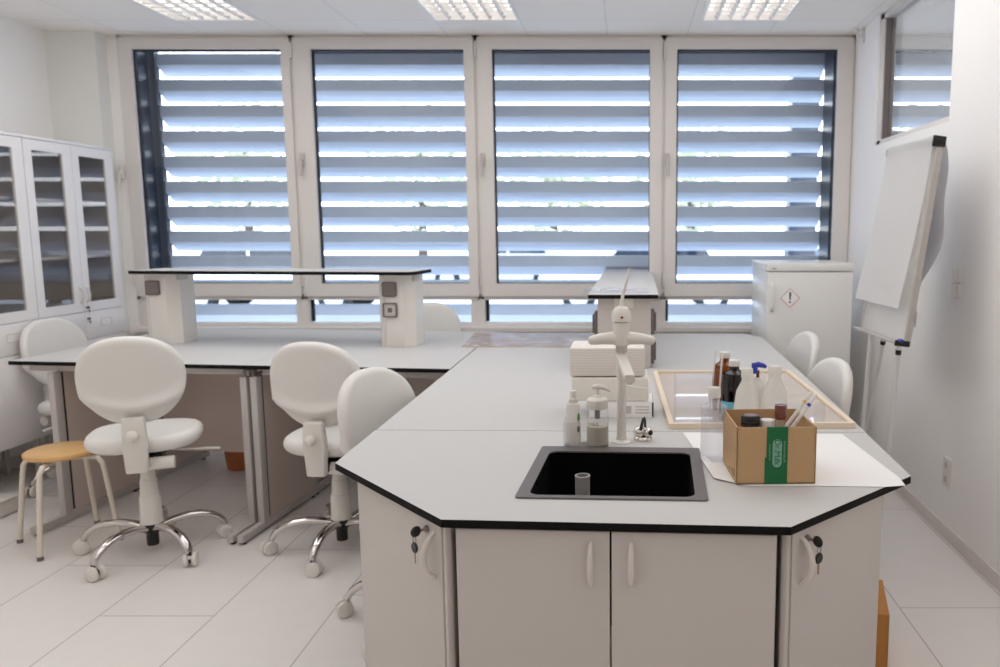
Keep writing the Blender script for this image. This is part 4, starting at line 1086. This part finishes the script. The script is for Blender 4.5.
# ================================================================== STOOL
st = thing('round_stool', 'round wooden-seated stool with four cream tube legs at the left', 'stool', (-2.862, 3.955, 0), R(8))
zs = at(55, 452, y=3.95).z
MB().lathe([(0, zs + .018), (.150, zs + .018), (.163, zs + .012), (.166, zs), (.162, zs - .010), (.150, zs - .014), (0, zs - .014)], (0, 0, 0), 40).build('seat', M['wood'], st)
for k in range(4):
    a = R(-3 + 90 * k); ca, sa = math.cos(a), math.sin(a); r0 = .02
    pts = [(ca * .02, sa * .02, zs - .028), (ca * .13, sa * .13, zs - .028), (ca * .168, sa * .168, zs - .034), (ca * .190, sa * .190, zs - .06), (ca * .198, sa * .198, zs - .10), (ca * .245, sa * .245, .012)]
    lg = MB(); lg.tube(pts, .0125, 12); lo_ = lg.build('leg', M['cream'], st)
    MB().lathe([(0, 0), (.014, 0), (.014, .02), (0, .02)], (ca * .245, sa * .245, 0), 12).build('leg_cap', M['darkgrey'], lo_)

# ================================================================== RIGHT SIDE
# fridge
fy = 5.2; fx0 = at(767, 300, y=fy).x; fx1 = at(852.5, 300, y=fy).x; fz1 = at(810, 271.3, y=fy).z; fz2 = at(810, 265.5, y=fy).z
t = thing('fridge', 'white under-height fridge with a warning diamond in the right window corner', 'fridge', (fx0, fy, 0)); fw = fx1 - fx0
MB().bb((0, .05, .03), (fw, .62, fz1), .004).build('body', M['fridge'], t)
do = MB().bb((.001, 0, .08), (fw - .001, .048, fz1 - .004), .008).build('door', M['fridge'], t)
MB().bb((-.004, -.006, fz1), (fw + .004, .62, fz2 + .012), .006).build('top', M['fridge'], t)
MB().bb((.03, -.009, fz1 + .015), (.055, -.005, fz1 + .022)).build('badge', M['pipe'], t)
b = MB(); b.tube([(.03, .0, 1.24), (.03, -.025, 1.225), (.03, -.035, 1.16), (.03, -.025, 1.09), (.03, 0, 1.07)], .011, 10); b.build('handle', M['fridge'], do)
for xx in (.05, fw - .05): MB().lathe([(0, 0), (.02, 0), (.02, .03), (0, .03)], (xx, .1, 0), 10).build('foot', M['black'], t)
c = at(790, 298, y=fy); dm = basis((c.x - fx0, -.0005, c.z), (1, 0, 0), (0, 0, 1), (0, -1, 0)); r_ = .064
sg = MB().prism([(r_, 0), (0, r_), (-r_, 0), (0, -r_)], 0, .001, mtx=dm).build('warning_diamond', M['paper'], do, smooth=False)
MB().frame([(r_, 0), (0, r_), (-r_, 0), (0, -r_)], [(r_ * .92, 0), (0, r_ * .92), (-r_ * .92, 0), (0, -r_ * .92)], .0008, .0018, dm).build('red_border', M['red'], sg, smooth=False)
b = MB(); b.prism([(-.007, .038), (.007, .038), (.0035, -.012), (-.0035, -.012)], .0008, .0018, mtx=dm); b.prism([(.0065 * math.cos(q), -.027 + .0065 * math.sin(q)) for q in [k * math.pi / 6 for k in range(12)]], .0008, .0018, mtx=dm)
b.build('exclamation_mark', M['black'], sg, smooth=False)

# flip chart leaning by the right wall
n0 = at(939, 139, y=3.70); n1 = at(904.5, 345, y=3.70)          # near edge, top and bottom
fdir = Vector((-.03, .88, 0))
t = thing('flip_chart', 'white flip chart easel with a hanging paper pad by the right wall', 'flip chart', (1.2, 4.1, 0))
O = Vector((1.2, 4.1, 0))
n0 = n0 - O; n1 = n1 - O
far0 = n0 + Vector((-.025, .60, 0)); far1 = n1 + Vector((-.015, .60, 0))
xd = (far0 - n0).normalized(); yd = (n1 - n0).normalized(); zd = xd.cross(yd).normalized()
if zd.x > 0: zd = -zd
bm = basis(n0, xd, yd, zd); bl_ = (n1 - n0).length; bw_ = (far0 - n0).length
b = MB(); b.bb((0, 0, -.018), (bw_, bl_, 0), .003); b.build('board', M['fridge'], t, mtx=bm)
b = MB(); b.frame([(-.008, -.008), (bw_ + .008, -.008), (bw_ + .008, bl_ + .008), (-.008, bl_ + .008)], [(.008, .008), (bw_ - .008, .008), (bw_ - .008, bl_ - .008), (.008, bl_ - .008)], -.024, .005); b.build('board_frame', M['grey'], t, mtx=bm, smooth=False)
b = MB(); b.bb((-.012, -.010, .0), (bw_ + .012, .03, .016), .006); b.bb((-.014, -.014, -.03), (.0, .035, .03), .004); b.build('clamp_bar', M['black'], t, mtx=bm)
b = MB(); b.bb((.0, bl_ - .01, 0), (bw_, bl_ + .002, .045), .003); b.bb((-.012, bl_ - .02, -.02), (0, bl_ + .008, .05), .003, 1); b.build('pen_tray', [M['grey'], M['black']], t, mtx=bm)
MB().tube([(.0, bl_ - .02, .03), (-.05, bl_ - .022, .034)], .008, 10).build('marker', M['blue'], t, mtx=bm)
# paper pad in front, slightly bowed; folded sheets behind
b = MB(); pl_ = .82 * bl_; n = 14; rows = []
for j_ in range(n + 1):
    s = j_ / n; z = .022 + .03 * s * s - .004 * math.sin(s * 5)
    rows.append([(b.bm.verts.new((x_, -.014 + s * (pl_ + .02) * (1 if k_ == 0 else 1.0), z + (.012 * s if k_ else 0)))) for k_, x_ in enumerate((.01, bw_ * .5, bw_ - .02))])
for r0, r1 in zip(rows, rows[1:]):
    for k_ in range(2): b.bm.faces.new((r0[k_], r0[k_ + 1], r1[k_ + 1], r1[k_]))
bmesh.ops.solidify(b.bm, geom=b.bm.faces[:], thickness=.006)
b.build('paper_pad', M['paper'], t, mtx=bm)
b = MB(); rows = []
for j_ in range(n + 1):
    s = j_ / n; z = -.03 - .085 * math.sin(min(1, s * 1.25) * math.pi) * (.55 + .45 * s) - .012 * math.sin(s * 14)
    rows.append([b.bm.verts.new((x_, -.008 + s * (.92 + dy) * bl_, z - dz)) for x_, dy, dz in ((.004, 0, 0), (bw_ * .33, -.04, .02), (bw_ * .66, -.02, -.005), (bw_ - .02, -.07, .02))])
for r0, r1 in zip(rows, rows[1:]):
    for k_ in range(3): b.bm.faces.new((r0[k_], r0[k_ + 1], r1[k_ + 1], r1[k_]))
bmesh.ops.solidify(b.bm, geom=b.bm.faces[:], thickness=.003)
b.build('folded_sheets', mat('grey_white_paper', (226, 226, 230), .8), t, mtx=bm)
# legs
lf = lambda u, v, y: at(u, v, y=y) - O
legs = []
for (ua, va, ya_), (ub, vb, yb_) in (((874, 300, 4.35), (862.5, 428, 4.45)), ((884, 337, 4.3), (866, 425, 4.62)), ((899, 346, 3.86), (887.5, 453, 3.92))):
    p = at(ua, va, y=ya_) - O; q = at(ub, vb, y=yb_) - O
    legs.append((p, p + (q - p) * (p.z / (p.z - q.z))))
for p, q in legs:
    l = MB(); l.tube([p, q + Vector((0, 0, .002))], .0125, 12); lo_ = l.build('leg', M['cabwhite'], t)
    mp = p + (q - p) * .03
    MB().tube([mp - (q - p).normalized() * .012, mp + (q - p).normalized() * .012], .0145, 12).build('clamp_collar', M['black'], lo_)

# switch and sockets on the right wall
def wall_plate(name, label, cat, u, v, vert, holes):
    p = at(u, v, x=XR); t = thing(name, label, cat, (XR, p.y, p.z), 0, 'white fittings on the right wall')
    mm = basis((0, 0, 0), (0, 1, 0), (0, 0, 1), (-1, 0, 0))
    for k in range(vert):
        z = (k - (vert - 1) / 2) * .075
        q = MB(); q.prism(rrect(.082, .072, .01), 0, .012, mtx=mm @ Matrix.Translation((0, z, 0))); po = q.build('plate', M['puplastic'], t)
        if holes: MB().lathe([(0, 0), (.018, 0), (.018, .003), (0, .003)], (-.0125, 0, z), 16, 0, Matrix.Rotation(R(-90), 4, 'Y')).build('socket_well', M['grey'], po)
        else: MB().prism(rrect(.056, .056, .006), 0, .005, mtx=mm @ Matrix.Translation((0, z, .0115))).build('rocker', M['tap'], po)
    return t
wall_plate('light_switch', 'white double switch on the right wall beside the flip chart', 'switch', 957.5, 283, 2, False)
wall_plate('wall_socket', 'white double socket low on the right wall above the skirting', 'socket', 948, 472, 2, True)
# coat hook by the window corner
p = at(864.5, 33, x=XR); t = thing('wall_hook', 'small white hook high on the right wall beside the window', 'hook', (XR, p.y, p.z))
MB().box((-.006, 0, 0), (.012, .03, .13), None, .004).build('plate', M['frame'], t)
MB().tube([(-.01, 0, -.03), (-.04, 0, -.04), (-.05, 0, -.02), (-.05, 0, .03)], .008, 8).build('hook_arm', M['frame'], t)

# brown carton on the floor right of the sink unit, orange tub under the left table
p = at(887, 640, z=.0); 
t = thing('floor_carton', 'brown cardboard carton on the floor behind the right end of the sink cabinets', 'box', (.955, 2.73, 0), R(-13))
cz = .212
b = MB(); b.bb((-.30, 0, .0), (.0, .30, .004))
for lo, hi in (((-.30, 0, 0), (.0, .004, cz)), ((-.30, .296, 0), (.0, .30, cz)), ((-.30, 0, 0), (-.296, .30, cz)), ((-.004, 0, 0), (0, .30, cz))): b.bb(lo, hi)
b.build('carton', M['orange'], t, smooth=False)
b = MB(); b.bb((-.30, 0, cz), (.0, .1485, cz + .004)); b.bb((-.30, .1515, cz), (.0, .30, cz + .004)); b.build('top_flaps', M['orange'], t, smooth=False)
p = at(241, 468, z=0); t = thing('orange_tub', 'small orange tub on the floor behind the left lab table', 'tub', (p.x, p.y, 0))
MB().lathe([(0, .004), (.075, .004), (.082, .012), (.10, .17), (.106, .172), (.106, .18), (.096, .18), (.078, .016), (0, .012)], (0, 0, 0), 24).build('bucket', M['orangep'], t)
b = MB(); b.tube([(-.10, 0, .15), (-.115, -.02, .17), (-.14, -.04, .14)], .008, 8); b.build('grip', M['black'], t)
t = thing('storage_box', 'white plastic box edge on the floor at the left border of the photo', 'box', (-3.70, 4.12, 0))
b = MB(); b.box((.125, .15, .045), (.22, .3, .085), None, .015); b.build('box_body', M['puplastic'], t)
b = MB(); b.box((.125, .15, .092), (.23, .315, .012), None, .005); b.build('lid', M['puplastic'], t)

# ================================================================== LIGHT
w = bpy.data.worlds.new('sky'); SC.world = w; w.use_nodes = True
nt = w.node_tree; bg = nt.nodes['Background']
tc = nt.nodes.new('ShaderNodeTexCoord'); sp_ = nt.nodes.new('ShaderNodeSeparateXYZ'); rp = nt.nodes.new('ShaderNodeValToRGB')
nt.links.new(tc.outputs['Generated'], sp_.inputs[0]); nt.links.new(sp_.outputs['Z'], rp.inputs[0])
rp.color_ramp.elements[0].color = (.95, .97, 1, 1); rp.color_ramp.elements[1].color = (.72, .84, 1.0, 1); rp.color_ramp.elements[1].position = .7
nt.links.new(rp.outputs[0], bg.inputs['Color']); bg.inputs['Strength'].default_value = 5.3

def area(name, loc, sx, sy, power, rot=(0, 0, 0), col=(1, .99, .98)):
    l = bpy.data.lights.new(name, 'AREA'); l.shape = 'RECTANGLE'; l.size = sx; l.size_y = sy; l.energy = power; l.color = col
    o = bpy.data.objects.new(name, l); COL.objects.link(o); o.location = loc; o.rotation_euler = rot; return o
for yy, pws in ((4.1, (19, 12, 16)), (2.0, (11, 5, 7)), (-.1, (8, 4, 5))):  # broad fill lights added below the ceiling without fixtures, enlarged to soften shadows
    for x, pw in zip((-2.5, -.9, .7), pws): area('ceiling_fill_light', (x, yy, ZC - .012), 1.7, 1.7, pw)

# ================================================================== CAMERA
cam = bpy.data.cameras.new('camera'); co = bpy.data.objects.new('camera', cam); COL.objects.link(co)
co.location = (0, 0, CAMH); co.rotation_euler = (R(90) - TH, 0, 0)
cam.sensor_fit = 'HORIZONTAL'; cam.sensor_width = 36; cam.lens = F * 36 / 1000
cam.shift_x = (500 - CX) / 1000; cam.shift_y = 0
cam.clip_start = .05; cam.clip_end = 300
cam.dof.use_dof = True; cam.dof.focus_distance = 2.35; cam.dof.aperture_fstop = 3.2
SC.camera = co
vs = SC.view_settings; vs.view_transform = 'Standard'; vs.look = 'None'; vs.gamma = 1; vs.exposure = 0; vs.use_curve_mapping = False
SC.cycles.use_denoising = True
SC.cycles.max_bounces = 16; SC.cycles.diffuse_bounces = 12; SC.cycles.glossy_bounces = 4; SC.cycles.transparent_max_bounces = 24
SC.cycles.sample_clamp_indirect = 6
